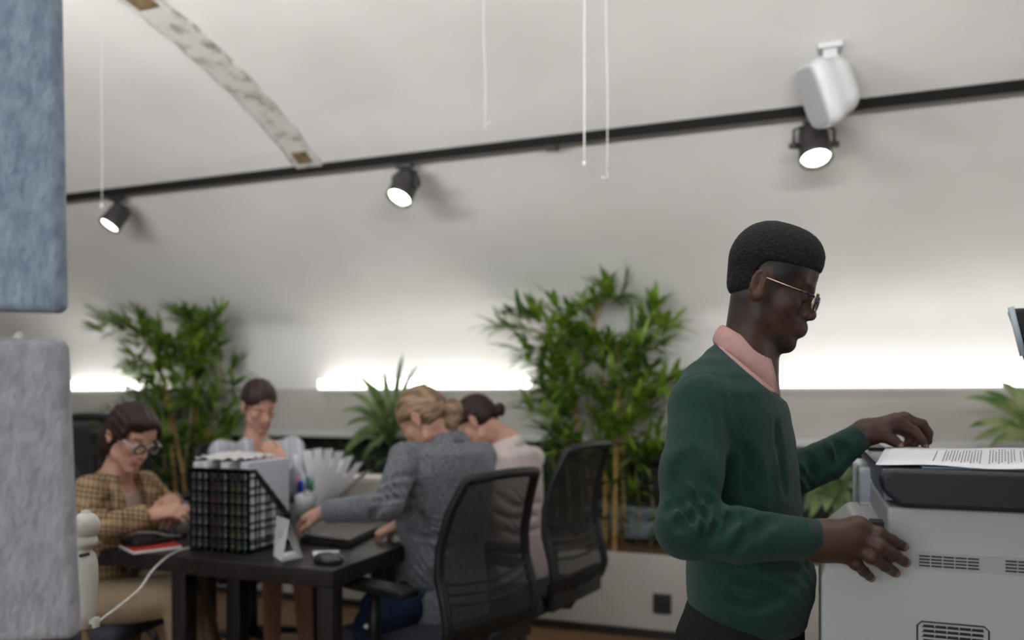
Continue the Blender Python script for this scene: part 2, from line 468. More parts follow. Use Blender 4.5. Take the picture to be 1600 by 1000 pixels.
def chain(pts, rs, k=0.006, k0=0.010):
    P = []
    for i in range(len(pts)-1): P.append(RC(pts[i], pts[i+1], rs[i], rs[i+1], k0 if i == 0 else k))
    return P
def hand_prims(wrist, fwd, back, side, curl=(20, 30, 20), spread=6, sc=1.0, thumb=None, nails=None):
    """side=+1: thumb lies on the left of fwd when seen with the back of the hand up"""
    H = Frame(wrist, fwd, back, sc); P = []; q = H
    ys = [0.027, 0.009, -0.009, -0.026]; xs = [0.086, 0.090, 0.084, 0.076]
    for i in range(4):
        P.append(RC(q(0.0, side*ys[i]*0.72, 0), q(xs[i], side*ys[i], 0.0), 0.0155*sc, 0.0115*sc, 0.018*sc))
    cl = curl if isinstance(curl[0], (list, tuple)) else [curl]*4
    for i in range(4):
        yw = math.radians(spread*(1.5-i)); a = 0; p = Vector((xs[i], side*ys[i], 0)); rr = (0.0098, 0.0088, 0.0080, 0.0068)
        if i == 3: rr = (0.0085, 0.0076, 0.0070, 0.0062)
        for j in range(3):
            a += math.radians(cl[i][j]); d = Vector((math.cos(a)*math.cos(yw), side*math.sin(yw)*math.cos(a), -math.sin(a)))
            n = p+d*FL[i][j]; P.append(RC(q(*p), q(*n), rr[j]*sc, rr[j+1]*sc, 0.004*sc)); p = n
        if nails is not None: nails.append((q(*(p+Vector((0, 0, 0.004)))), 0.0065*sc))
    th = thumb or [(0.022, 0.030, -0.008), (0.050, 0.048, -0.018), (0.078, 0.055, -0.026), (0.100, 0.052, -0.034)]
    th = [(0.012, 0.018, -0.004)]+list(th); rr = (0.017, 0.0155, 0.0125, 0.0105, 0.0085)
    for j in range(4): P.append(RC(q(th[j][0], side*th[j][1], th[j][2]), q(th[j+1][0], side*th[j+1][1], th[j+1][2]), rr[j]*sc, rr[j+1]*sc, 0.010*sc if j < 2 else 0.004*sc))
    return P
def glasses(H, parent, name, m, lm, wd=0.066, sun=False, r=0.0015):
    """spectacles: two rims, bridge, temples, lenses"""
    mb = MB(); lens = MB()
    for y in (-1, 1):
        ring = []
        for i in range(24):
            a = 2*PI*i/24; ca, sa = math.cos(a), math.sin(a)
            e = 0.62; ring.append(H(0.112-0.004*abs(ca), 0.033*y+0.0245*math.copysign(abs(ca)**e, ca), 0.001+0.0185*math.copysign(abs(sa)**e, sa)))
        mb.tube(ring, r*1.2*H.sc, 6, close=True)
        c = H(0.112, 0.033*y, 0.001); lens.add([c]+ring, [(0, i+1, (i+1) % 24+1) for i in range(24)], True)
        mb.tube([H(0.108, 0.057*y, 0.010), H(0.098, 0.070*y, 0.012), H(0.040, 0.078*y, 0.016), H(-0.004, 0.081*y, 0.020), H(-0.026, 0.080*y, 0.0), H(-0.032, 0.078*y, -0.016)], r*H.sc, 6)
    mb.tube([H(0.112, -0.010, 0.006), H(0.1155, 0, 0.010), H(0.112, 0.010, 0.006)], r*H.sc, 6)
    g = mb.build(name, m, parent, world=True); lens.build('lens', lm, g, world=False)
    l = [o for o in COL.objects if o.parent == g][0]
    Mi = root_matrix(parent).inverted()
    l.data.transform(Mi)
    return g
# ------------------------------------------------------------ the room
m_plaster = mat('grey_white_plaster', (0.66, 0.65, 0.63), 0.85, 0.25, 35, spec=0.15, col2=(0.72, 0.71, 0.69), cscale=1.6, cdetail=3)
m_wall = mat('painted_wall', (0.40, 0.385, 0.355), 0.8, 0.15, 40, spec=0.2, col2=(0.44, 0.425, 0.395), cscale=2)
m_sill = mat('painted_sill', (0.50, 0.50, 0.49), 0.5, spec=0.35)
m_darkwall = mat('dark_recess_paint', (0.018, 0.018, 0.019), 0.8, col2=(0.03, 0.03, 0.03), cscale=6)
m_planter = mat('grey_planter_board', (0.42, 0.40, 0.375), 0.6, 0.1, 30, spec=0.3, col2=(0.46, 0.44, 0.41), cscale=3)
m_strip = mat('lit_diffuser', (0.9, 0.9, 0.9), 0.4, emis=(1.0, 0.97, 0.93), estr=3.2)
m_rib = mat('worn_whitewashed_rib', (0.26, 0.24, 0.20), 0.8, 0.6, 40, spec=0.2, col2=(0.56, 0.545, 0.51), cscale=14, cdetail=10, cr=(0.30, 0.50))
m_brown = mat('bare_brown_wood', (0.13, 0.085, 0.04), 0.7, 0.4, 60, col2=(0.24, 0.17, 0.09), cscale=20)
m_bmetal = mat('black_painted_metal', (0.018, 0.018, 0.020), 0.42, spec=0.5)
m_bplastic = mat('black_plastic', (0.014, 0.014, 0.016), 0.38, spec=0.5)
m_floor = mat('oak_planks', (0.16, 0.085, 0.04), 0.4, 0.2, 60, spec=0.4, col2=(0.27, 0.155, 0.075), cscale=3, cdetail=6, stretch=(1, 12, 1))
mb = MB(); mb.box((-6.6, -3.0, -0.1), (4.0, 4.95, 0)); struct('floor', mb, m_floor)
# vault: flat lower wall, plaster ledge, slope with the crease, flatter top
prof = [(4.74, 1.33), (4.74, 1.45), (4.74, 1.60), (4.735, 1.70), (4.71, 1.775), (4.60, 1.85), (4.45, 1.955), (4.27, 2.08), (4.05, 2.225), (3.82, 2.365), (3.6, 2.49), (3.45, 2.565), (3.32, 2.625), (3.12, 2.70), (2.93, 2.754), (2.70, 2.81), (2.46, 2.854), (2.1, 2.90), (1.7, 2.93), (1.0, 2.945), (0.0, 2.95), (-1.5, 2.95), (-3.0, 2.95)]
rng = random.Random(5)
mb = MB(); NX = 220; X0, X1 = -6.6, 4.0; v = []
fine = []
for (a, b) in zip(prof, prof[1:]):
    k = max(1, int(math.hypot(a[0]-b[0], a[1]-b[1])/0.05)) if a[0] > 4.3 else 1
    for i in range(k): fine.append((a[0]+(b[0]-a[0])*i/k, a[1]+(b[1]-a[1])*i/k))
fine.append(prof[-1])
def nz(x, y, s): return math.sin(x*s+1.3*math.sin(y*s*1.7))*math.sin(y*s*1.3+x*s*0.31+2*math.sin(x*s*0.45))
for i in range(NX+1):
    x = X0+(X1-X0)*i/NX
    for (y, z) in fine:
        g = math.exp(-((z-1.78)/0.07)**2); d = 0.012*g*nz(x, z*3, 4.3)+0.006*g*nz(x+3, z*6, 11)+0.004*nz(x, y+z, 1.1)
        v.append((x, y-d*0.6, z+(d if z < 2.9 else 0)))
m_ = len(fine); mb.add(v, [(i*m_+j, i*m_+j+1, (i+1)*m_+j+1, (i+1)*m_+j) for i in range(NX) for j in range(m_-1)], True)
struct('ceiling', mb, m_plaster)
mb = MB(); mb.box((-6.6, 4.74, 1.00), (4.0, 4.95, 1.335)); struct('wall_back', mb, m_wall)
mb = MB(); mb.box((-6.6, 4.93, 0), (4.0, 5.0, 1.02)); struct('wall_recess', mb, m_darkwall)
mb = MB(); mb.box((-6.6, 4.62, 1.005), (4.0, 4.94, 1.05), bev=0.008); struct('trim_1', mb, m_sill)
mb = MB(); mb.box((-6.7, -3.0, 0), (-6.6, 5.0, 3.0)); struct('wall_left', mb, m_wall)
# right wall and rear wall with their windows
m_frame = mat('white_window_frame', (0.6, 0.6, 0.6), 0.4); m_pane = glassy('window_glass', (0.8, 0.85, 0.9), 0.9)
def holed(name, a0, a1, h0, h1, f, z1=3.0, lo=0, hi=0, m=m_wall):
    mb = MB(); mb.box(*f(lo, a0, 0, z1)); mb.box(*f(a1, hi, 0, z1)); mb.box(*f(a0, a1, 0, h0)); mb.box(*f(a0, a1, h1, z1)); struct(name, mb, m)
fr = lambda a, b, z0, z1: ((4.0, a, z0), (4.1, b, z1))
holed('wall_right', 0.9, 3.5, 1.1, 2.4, fr, lo=-3.0, hi=5.0)
fb = lambda a, b, z0, z1: ((a, -3.1, z0), (b, -3.0, z1))
holed('wall_rear', -4.1, 0.9, 0.95, 2.55, fb, lo=-6.7, hi=4.1)
for n_, f, a0, a1, h0, h1 in ((1, fr, 0.9, 3.5, 1.1, 2.4), (2, fb, -4.1, 0.9, 0.95, 2.55)):
    mb = MB(); e = 0.05
    mb.box(*f(a0, a0+e, h0, h1)); mb.box(*f(a1-e, a1, h0, h1)); mb.box(*f(a0, a1, h0, h0+e)); mb.box(*f(a0, a1, h1-e, h1)); mb.box(*f((a0+a1)/2-e/2, (a0+a1)/2+e/2, h0, h1))
    wo = struct('window_%d' % n_, mb, m_frame)
    mb = MB(); (p, q) = f(a0, a1, h0, h1); c = [(p[i]+q[i])/2 for i in range(3)]
    p = list(p); q = list(q); ax = 0 if n_ == 1 else 1; p[ax] = c[ax]-0.004; q[ax] = c[ax]+0.004; mb.box(p, q); mb.build('pane', m_pane, wo)
# rib
def yz(y):
    pr = sorted(prof, key=lambda p: p[0])
    for a, b in zip(pr, pr[1:]):
        if a[0] <= y <= b[0] and b[0] > a[0]: return a[1]+(b[1]-a[1])*(y-a[0])/(b[0]-a[0])
    return 2.95
ys = [3.57-0.05*i for i in range(38)]; mb = MB(); v = []
for i, y in enumerate(ys):
    wd = 0.078+0.006*math.sin(i*1.7)+0.004*math.sin(i*3.1); z = yz(y)-0.012
    for x, dz in ((-2.47-wd, 0.02), (-2.47-wd, -0.004), (-2.47+wd, -0.004), (-2.47+wd, 0.02)): v.append((x, y, z+dz))
mb.add(v, [(i*4+j, (i+1)*4+j, (i+1)*4+j+1, i*4+j+1) for i in range(len(ys)-1) for j in range(3)]); rib = struct('trim_2', mb, m_rib)
for yc, hw, sx in ((3.50, 0.035, 0.045), (2.44, 0.04, 0.05)):
    mb = MB(); v = []
    for y in (yc+hw, yc-hw):
        for x in (-2.47-sx, -2.47+sx): v += [(x, y, yz(y)-0.021), (x, y, yz(y)-0.010)]
    mb.add(v, [(0, 2, 6, 4), (1, 5, 7, 3), (0, 1, 3, 2), (4, 6, 7, 5), (0, 4, 5, 1), (2, 3, 7, 6)]); mb.build('patch', m_brown, rib)
mb = MB(); v = []   # the edge of bare wood along the left of the rib
for i, y in enumerate(ys): v += [(-2.47-0.086-0.005*math.sin(i*1.7), y, yz(y)-0.010), (-2.47-0.075-0.005*math.sin(i*1.7), y, yz(y)-0.018)]
mb.add(v, [(2*i, 2*i+1, 2*i+3, 2*i+2) for i in range(len(ys)-1)]); mb.build('bare_edge', m_brown, rib)
# lit troughs
for (x0, x1, lab) in ((-5.55, -4.52, 'long lit strip on the wall behind the left bamboo'), (-3.15, -1.63, 'long lit strip on the wall behind the blonde woman'), (-0.17, 1.75, 'long lit strip on the wall to the right of the man')):
    t = thing('strip_light', lab, 'strip light', ((x0+x1)/2, 4.70, 1.33), group='strip lights under the slope')
    mb = MB(); mb.box((x0, 4.650, 1.330), (x1, 4.722, 1.398), bev=0.006); mb.build('diffuser', m_strip, t, world=True)
    mb = MB(); mb.box((x0-0.004, 4.645, 1.322), (x1+0.004, 4.724, 1.332)); mb.build('tray', m_sill, t, world=True)
    area('strip_uplight', ((x0+x1)/2, 4.50, 1.40), ((x0+x1)/2, 4.74, 1.66), x1-x0, 0.10, 0.85*(x1-x0), (1.0, 0.965, 0.90))
# planter with soil, socket, plinth
mb = MB(); mb.box((-6.0, 4.20, 0.05), (3.6, 4.235, 0.445), bev=0.005); mb.box((-6.0, 4.235, 0.05), (3.6, 4.92, 0.08)); mb.box((-6.0, 4.235, 0.3), (-5.96, 4.92, 0.44)); mb.box((3.56, 4.235, 0.3), (3.6, 4.92, 0.44))
t = thing('planter_trough', 'long low grey planter trough along the back wall', 'planter', (-1.2, 4.55, 0))
mb.build('trough_box', m_planter, t, world=True)
mb = MB(); mb.box((-6.0, 4.215, 0.0), (3.6, 4.9, 0.05)); mb.build('plinth', m_bmetal, t, world=True)
m_soil = mat('brown_bark_mulch', (0.05, 0.026, 0.014), 0.95, 1.0, 40, col2=(0.17, 0.085, 0.045), cscale=28, cdetail=6)
mb = MB(); v = []; NXs, NYs = 240, 16
for i in range(NXs+1):
    for j in range(NYs+1):
        x = -5.95+9.5*i/NXs; y = 4.236+0.68*j/NYs; v.append((x, y, 0.425+0.018*nz(x, y*3, 5)+0.010*rng.random()))
mb.add(v, [(i*(NYs+1)+j, (i+1)*(NYs+1)+j, (i+1)*(NYs+1)+j+1, i*(NYs+1)+j+1) for i in range(NXs) for j in range(NYs)], True)
s_ = mb.build('bark_mulch', m_soil); tag(s_, 'brown bark mulch filling the long planter', 'mulch', kind='stuff')
p = U(1035, 943, 4.2); t = thing('wall_socket', 'black square socket on the front of the grey planter', 'socket', (p.x, 4.2, p.z-0.05))
mb = MB(); mb.box((p.x-0.048, 4.188, p.z-0.052), (p.x+0.048, 4.2, p.z+0.052), bev=0.005); mb.build('cover_plate', m_bmetal, t, world=True)
mb = MB(); mb.lathe([(0.0, 0.004), (0.018, 0.004), (0.020, 0.0), (0.022, 0.010), (0.026, 0.010)], 20, Matrix.Translation((p.x, 4.186, p.z)) @ Matrix.Rotation(PI/2, 4, 'X'))
mb.build('outlet', m_bplastic, t, world=True)

# added pendant lights out of view, put in only to brighten the vault
for (x, y, L_) in ((-2.6, 0.75, 1.6), (0.1, 0.75, 1.6)):
    t = thing('fill_pendant', 'added linear pendant out of view, brightening the vault, %s of the two' % ('left' if x < -1 else 'right'), 'lamp', (x, y, 2.10), group=None)
    mb = MB(); mb.box((x-L_/2-0.02, y-0.06, 2.08), (x+L_/2+0.02, y+0.06, 2.13), bev=0.008); mb.build('housing', m_bmetal, t, world=True)
    for dx in (-0.6, 0.6): mb = MB(); mb.tube([(x+dx, y, 2.13), (x+dx, y, yz(y))], 0.003, 6); mb.build('cord', m_bmetal, t, world=True)
    area('fill_uplight', (x, y, 2.145), (x, y+1.9, 3.6), L_, 0.1, 86, (1.0, 0.985, 0.965))
# ------------------------------------------------------------ the man at the copier
YM = 1.50
SKIN_D = (0.060, 0.028, 0.019); LIP_D = (0.070, 0.029, 0.025); PALM_D = (0.34, 0.18, 0.13)
m_skin_dark = mat('dark_brown_skin', (1, 1, 1), 0.5, 0.12, 350, spec=0.35, attr=True, col2=(0.86, 0.86, 0.86), cscale=60)
m_green = mat('green_wool_knit', (0.010, 0.032, 0.026), 0.9, 0.5, 500, spec=0.08, col2=(0.020, 0.055, 0.047), cscale=420, sheen=0.10, cr=(0.25, 0.75))
m_green_rib = mat('green_rib_knit', (0.010, 0.030, 0.025), 0.9, 0.8, 300, spec=0.1, sheen=0.2, stretch=(3, 3, 0.3))
m_pink = mat('pink_cotton', (0.42, 0.25, 0.235), 0.8, 0.2, 400, spec=0.2, col2=(0.48, 0.29, 0.27), cscale=30)
m_black_cloth = mat('black_cotton', (0.008, 0.008, 0.010), 0.85, 0.3, 300, spec=0.2)
m_afro = mat('short_black_curls', (0.004, 0.004, 0.005), 0.75, 1.0, 230, spec=0.25, col2=(0.016, 0.015, 0.018), cscale=240, cr=(0.4, 0.7))
m_gold = mat('thin_gold_wire', (0.75, 0.52, 0.38), 0.25, metal=1)
m_darkrim = mat('dark_rim', (0.02, 0.015, 0.02), 0.25)
m_lens = glassy('spectacle_glass', (0.6, 0.55, 0.65), 0.86)
def build_man():
    foot = Vector((-0.02, YM, 0))
    t = thing('person', 'man in a green sweater over a pink collared shirt, with glasses, standing at the copier', 'person', foot)
    H = hframe(U(1197, 455, YM), -2, 19, 0, 0.805); H.fx = 0.97; H.dz = 0.85; H.ear = 0.9; H.bx = 0.84; H.uz = 1.05
    bp = []; nails = []
    bp += head_prims(H, lips=1.35, nose=1.25)
    # shape of this face: long skull, firm beard chin
    bp.append(EL(H(0.080, 0, -0.118), [0.017, 0.020, 0.015], H.R, 0.012)); bp.append(EL(H(0.094, 0, -0.070), [0.016, 0.024, 0.016], H.R, 0.008))
    nk0 = H(-0.016, 0, -0.035); nk1 = U(1164, 585, YM)
    for y in (-0.012, 0.012): bp += [RC(nk0+Vector((0, y, 0)), nk1+Vector((0, y*1.5, 0)), 0.041, 0.043, 0.022)]
    bp += [RC(H(-0.002, 0, -0.060), U(1174, 580, YM), 0.026, 0.028, 0.010)]
    # torso, arms and legs beneath the clothes (continuous with neck and hands)
    shR, shL = U(1098, 635, 1.345), U(1110, 640, 1.665)
    elR, elL = U(1074, 824, 1.235), U(1222, 745, 1.74)
    wrR, wrL = U(1284, 846, 1.272), U(1350, 676, 1.792)
    bp += [RC(nk1, (-0.11, YM, 1.20), 0.054, 0.075, 0.03), RC((-0.11, YM, 1.20), (-0.10, YM, 0.92), 0.075, 0.08, 0.03),
           RC(shR, elR, 0.028, 0.023, 0.02), RC(elR, U(1240, 839, 1.255), 0.022, 0.018, 0.02), RC(U(1240, 839, 1.255), wrR, 0.018, 0.025, 0.01), RC((-0.12, YM, 1.22), shR, 0.07, 0.04, 0.03),
           RC(shL, elL, 0.030, 0.024, 0.02), RC(elL, U(1290, 722, 1.765), 0.022, 0.019, 0.02), RC(U(1290, 722, 1.765), wrL, 0.018, 0.021, 0.02), RC((-0.12, YM, 1.22), shL, 0.07, 0.04, 0.03)]
    for y in (-1, 1):
        hp = (-0.10, YM+0.075*y, 0.86); kn = (-0.09, YM+0.11*y, 0.47); an = (-0.11, YM+0.12*y, 0.09)
        bp += [RC(hp, kn, 0.06, 0.045, 0.03), RC(kn, an, 0.05, 0.035, 0.02), RC(an, (0.0, YM+0.13*y, 0.05), 0.035, 0.028, 0.02)]
    # near hand laid on the front panel of the copier, fingers spread
    kn = [(1339, 823), (1333, 834), (1327, 847), (1317, 860)]
    fi = [[(1340, 823, 1.276), (1373, 834, 1.272), (1394, 845, 1.290), (1412, 854, 1.316)],
          [(1334, 835, 1.270), (1374, 854, 1.262), (1399, 868, 1.286), (1415, 879, 1.318)],
          [(1327, 848, 1.270), (1362, 870, 1.264), (1383, 884, 1.288), (1399, 895, 1.318)],
          [(1316, 860, 1.276), (1338, 881, 1.276), (1350, 893, 1.294), (1361, 903, 1.318)]]
    rr = [(0.0108, 0.0098, 0.0086, 0.0076)]*3+[(0.0096, 0.0086, 0.0076, 0.0068)]
    for i in range(4):
        pts = [U(*p) for p in fi[i]]
        for j in range(3): bp.append(RC(pts[j], pts[j+1], rr[i][j], rr[i][j+1], 0.004))
        b0 = wrR+(U(1284, 832+i*8, 1.272)-wrR)*0.8; bp.append(RC(b0, pts[0], 0.017, 0.0135, 0.016))
        bp.append(EL(pts[0]+Vector((0, -0.002, 0)), [0.009]*3, None, 0.014))
        bp.append(EL(pts[1]+Vector((0, -0.0015, 0)), [0.0100]*3 if i < 3 else [0.0088]*3, None, 0.005))
        dv = (pts[3]-pts[2]).normalized(); nails.append((pts[3]+dv*0.001+Vector((0, -0.0062, 0.001)), 0.0062))
    bp += chain([U(1300, 836, 1.285), U(1338, 828, 1.305), U(1368, 838, 1.318), U(1385, 846, 1.324)], [0.018, 0.014, 0.0105, 0.009])
    bp.append(RC(elR+(wrR-elR)*0.75, U(1300, 846, 1.272), 0.027, 0.024, 0.02))
    # far hand pressing the sheet on the glass
    bp.append(RC(U(1335, 688, 1.785), wrL, 0.022, 0.024, 0.02))
    bs = [(1378, 668, 1.80), (1386, 664, 1.815), (1390, 668, 1.835), (1388, 676, 1.855)]
    g2 = [[(1401, 656, 1.805), (1429, 673, 1.815), (1440, 686, 1.825), (1446, 697, 1.832)],
          [(1412, 654, 1.830), (1441, 662, 1.845), (1451, 676, 1.855), (1451, 690, 1.86)],
          [(1412, 660, 1.850), (1436, 674, 1.875), (1434, 688, 1.875), (1429, 696, 1.87)],
          [(1406, 668, 1.870), (1422, 682, 1.885), (1419, 692, 1.885), (1414, 697, 1.88)]]
    for i in range(4):
        pts = [U(*p) for p in g2[i]]
        for j in range(3): bp.append(RC(pts[j], pts[j+1], 0.0108-0.0012*j, 0.0098-0.0012*j, 0.003))
        bp.append(RC(wrL+(U(*bs[i])-wrL)*0.2, pts[0], 0.020, 0.0125, 0.014))
    bp += chain([U(1362, 676, 1.785), U(1379, 679, 1.785), U(1395, 688, 1.795), U(1405, 695, 1.805)], [0.021, 0.0155, 0.0115, 0.0095], 0.004, 0.014)
    nails.append((U(1406, 697, 1.797), 0.007)); nails.append((U(1447, 699, 1.824), 0.0055))
    P = head_paint(H, SKIN_D, LIP_D, (0.010, 0.008, 0.008))
    P.append((H(0.060, 0, -0.122), [0.050, 0.036, 0.020], H.R, (0.010, 0.008, 0.008), 1.0))      # goatee
    for y in (-1, 1):      # short sides and sideburn
        P.append((H(-0.030, 0.075*y, 0.055), [0.088, 0.045, 0.048], H.R, (0.014, 0.011, 0.011), 0.7))
        P.append((H(0.010, 0.075*y, -0.010), [0.012, 0.03, 0.036], H.R, (0.024, 0.015, 0.012), 1.2))
        P.append((H(-0.060, 0.055*y, -0.035), [0.035, 0.045, 0.055], H.R, (0.018, 0.012, 0.011), 1.2))
    P.append((H(-0.012, -0.083, 0.004), [0.022, 0.016, 0.034], H.R, (0.105, 0.050, 0.034), 0.5))
    P.append((H(-0.012, 0.083, 0.004), [0.022, 0.016, 0.034], H.R, (0.105, 0.050, 0.034), 0.5))
    for c, r in nails: P.append((c, [r*1.15, r*0.9, r], None, PALM_D, 0.5))
    P.append((U(1412, 682, 1.86), [0.03, 0.05, 0.03], None, (0.15, 0.07, 0.045), 1.0))
    body = sdf_obj('body', bp, 0.0026, m_skin_dark, t, paint=P, base=SKIN_D)
    # hair: dense cap of short curls, cut level above the forehead and faded at the sides
    R = H.R; s = H.sc
    hp = [EL(H(-0.002, 0, 0.056), [0.098*s, 0.078*s, 0.093*s], R), EL(H(0.035, 0, 0.088), [0.058*s, 0.060*s, 0.049*s], R, 0.02),
          EL(H(-0.036, 0, 0.07), [0.066*s, 0.076*s, 0.070*s], R, 0.02), EL(H(-0.034, 0, 0.0), [0.057*s, 0.066*s, 0.055*s], R, 0.02),
          BX(H(0.130, 0, -0.045), [0.140*s, 0.12*s, 0.106*s], H.rot('Y', math.radians(-5)), 0.02, 0.008, 's'),
          BX(H(0.0, 0, -0.155), [0.2*s, 0.14*s, 0.100*s], H.rot('Y', math.radians(-10)), 0.008, 0.030, 's')]
    rng = np.random.RandomState(3)
    def curls(Pp):
        q = Pp*620; return 0.0011*(np.sin(q[:, 0]+2*np.sin(q[:, 1]*0.7))*np.sin(q[:, 1]*1.1+1.5*np.sin(q[:, 2]*0.6))*np.sin(q[:, 2]+np.sin(q[:, 0]*0.5)))
    sdf_obj('hair', hp, 0.0026, m_afro, body, extra=curls, sm=0)
    gl = glasses(H, t, 'glasses', m_gold, m_lens, r=0.0014)
    dk = MB()
    for y in (-1, 1):
        dk.tube([H(0.1135, 0.033*y+0.0225*math.cos(a)*1.02, 0.001+0.0175*math.sin(a)) for a in [math.radians(k) for k in range(0, 361, 20)]], 0.0019, 6)
        dk.tube([H(0.107, 0.0585*y, 0.010), H(0.096, 0.071*y, 0.0115), H(0.080, 0.0755*y, 0.0125)], 0.0022, 6)
    o = dk.build('rim', m_darkrim, t, world=True); o.parent = gl
    # sweater
    st = []
    def stn(py, xb, xf, a):
        A, B_ = U(xb, py, YM), U(xf, py, YM); st.append((A.z, (A.x+B_.x)/2, 0, (B_.x-A.x)/2, a))
    stn(953, 1080, 1262, 0.150); stn(940, 1080, 1266, 0.155); stn(915, 1076, 1274, 0.165); stn(885, 1075, 1276, 0.168); stn(840, 1077, 1262, 0.165)
    stn(800, 1075, 1255, 0.165); stn(740, 1065, 1250, 0.172); stn(690, 1058, 1244, 0.182); stn(650, 1056, 1236, 0.188); stn(615, 1062, 1226, 0.182)
    stn(590, 1072, 1218, 0.150); stn(570, 1085, 1211, 0.112); stn(552, 1102, 1200, 0.082); stn(537, 1118, 1190, 0.062)
    sp = [LOFT((0, YM, 0), (1, 0, 0), (0, 1, 0), (0, 0, 1), st, 0.02)]
    cuR0, cuR1 = U(1255, 840, 1.262), U(1277, 842, 1.268)
    sp += [RC(U(1108, 605, 1.395), shR, 0.050, 0.052, 0.03), RC(shR, U(1080, 740, 1.270), 0.052, 0.047, 0.02), RC(U(1080, 740, 1.270), elR, 0.045, 0.045, 0.02),
           RC(elR, U(1150, 836, 1.235), 0.046, 0.041, 0.018), RC(U(1150, 836, 1.235), cuR1, 0.042, 0.0285, 0.012, flat=True),
           RC(U(1118, 610, 1.61), shL, 0.050, 0.052, 0.03), RC(shL, elL, 0.054, 0.048, 0.025), RC(elL, U(1290, 722, 1.765), 0.050, 0.040, 0.018)]
    cuL = U(1345, 681, 1.788)
    sp += [RC(U(1285, 722, 1.765), cuL, 0.042, 0.0275, 0.01, flat=True)]
    nv = (U(1200, 556, YM)-U(1128, 522, YM)).normalized()
    q0, q1 = U(1115, 534, YM), U(1202, 607, YM); pd = (q1-q0).normalized(); pn = pd.cross(Vector((0, 1, 0)));
    if pn.z < 0: pn = -pn
    PR = np.array([list(pd), [0, 1, 0], list(pn)])
    neck_cut = lambda off: BX(q0+pn*(0.15+off), (0.165, 0.4, 0.15), PR, 0.002, 0.004, 's')
    fol = [(U(1085, 800, 1.20), 0.040, (0.65, 0, 0.75), 0.050, 0.0060), (U(1112, 815, 1.20), 0.035, (0.9, 0, -0.45), 0.045, 0.0050),
           (U(1180, 835, 1.20), 0.04, (0.8, 0.1, -0.6), 0.07, 0.0035), (U(1300, 705, 1.74), 0.030, (0.9, 0.1, 0.35), 0.060, 0.0035), (U(1250, 750, 1.70), 0.04, (0.5, 0, 0.9), 0.06, 0.0045),
           (U(1120, 640, 1.29), 0.05, (1.0, 0, 0.15), 0.070, 0.0030), (U(1230, 905, 1.42), 0.05, (0.4, 0.2, 0.9), 0.07, 0.0045), (U(1130, 930, 1.38), 0.05, (0.3, 0, 0.9), 0.07, 0.004),
           (U(1190, 740, 1.36), 0.07, (1, 0, 0.15), 0.11, 0.003), (U(1060, 700, 1.25), 0.05, (1, 0, 0.2), 0.07, 0.0025)]
    sp += creases(sp, [[(1122, 789), (1086, 776), (1048, 792)], [(1134, 806), (1094, 798), (1056, 824)], [(1166, 803), (1130, 818), (1098, 850)], [(1214, 807), (1182, 826), (1152, 858)],
        [(1262, 905), (1215, 922), (1150, 912)], [(1262, 884), (1230, 896), (1190, 892)], [(1140, 938), (1180, 946), (1235, 934)], [(1310, 690), (1316, 706), (1306, 728)], [(1285, 700), (1296, 716), (1290, 740)], [(1262, 708), (1272, 730), (1268, 752)],
        [(1105, 760), (1090, 740), (1084, 705)], [(1068, 770), (1060, 745), (1062, 715)], [(1215, 660), (1222, 710), (1228, 770)], [(1165, 700), (1172, 740), (1170, 790)]], 0.0050, 0.016)
    sp += creases(sp, [[(1047, 620), (1060, 602), (1076, 590), (1102, 582), (1126, 591), (1139, 612), (1145, 640), (1143, 670), (1134, 700), (1120, 728)]], 0.0016, 0.003)
    sp.append(neck_cut(0.0))
    sdf_obj('sweater', sp, 0.0035, m_green, t, folds=fol)
    hem = [LOFT((0, YM, 0), (1, 0, 0), (0, 1, 0), (0, 0, 1), [(st[0][0]-0.006, st[0][1], 0, st[0][3]+0.000, st[0][4]+0.000), (st[1][0], st[1][1], 0, st[1][3]-0.001, st[1][4]-0.001), (st[1][0]+0.022, st[1][1], 0, st[1][3]-0.004, st[1][4]-0.004)], 0.004)]
    sdf_obj('hem', hem, 0.004, m_green_rib, t)
    # ribbed cuffs and hem of the knit
    cb = [RC(U(1252, 840, 1.2615), U(1278.5, 842.3, 1.2685), 0.0305, 0.0295, 0.003, flat=True)]
    sdf_obj('cuff', cb, 0.003, m_green_rib, t)
    d_ = (cuL-U(1285, 722, 1.765)).normalized()
    sdf_obj('cuff', [RC(cuL-d_*0.035, cuL+d_*0.002, 0.0305, 0.0288, 0.003, flat=True)], 0.003, m_green_rib, t)
    # shirt: collar band and two collar leaves
    ax0 = U(1166, 537, YM); axd = (U(1172, 500, YM)-U(1158, 575, YM)).normalized()
    fx = Vector((1, 0, 0)); fx = (fx-axd*fx.dot(axd)).normalized(); fy = axd.cross(fx)
    sh = LOFT((0, YM, 0), (1, 0, 0), (0, 1, 0), (0, 0, 1), [(z_, cu, cv, a-0.008, b-0.008) for (z_, cu, cv, a, b) in st[-5:]], 0.02)
    sdf_obj('shirt', [sh, neck_cut(0.005)], 0.003, m_pink, t)
    cm = MB(); n = 40; rows = []
    for i in range(n+1):
        a = math.radians(34)+(2*PI-math.radians(68))*i/n; u = abs(a-PI)/PI       # u: 0 at the nape, 1 at the throat
        ca, sa = math.cos(a), math.sin(a)
        def P_(r, h): return ax0+fx*(r*ca)+fy*(r*1.08*sa)+axd*h
        def plane(r, off):          # the same point slid along the neck onto the neckline
            p = P_(r, 0); k = (q0+pn*off-p).dot(pn)/axd.dot(pn); return p+axd*k
        ro = 0.058+0.004*u+0.026*max(0, (u-0.5)/0.31)**2
        top = P_(0.046, 0.026-0.046*u**1.5); out = plane(ro, 0.004); out2 = plane(ro-0.003, -0.001)
        mid = (P_(0.053, 0.020-0.046*u**1.5)+out)/2+axd*0.004
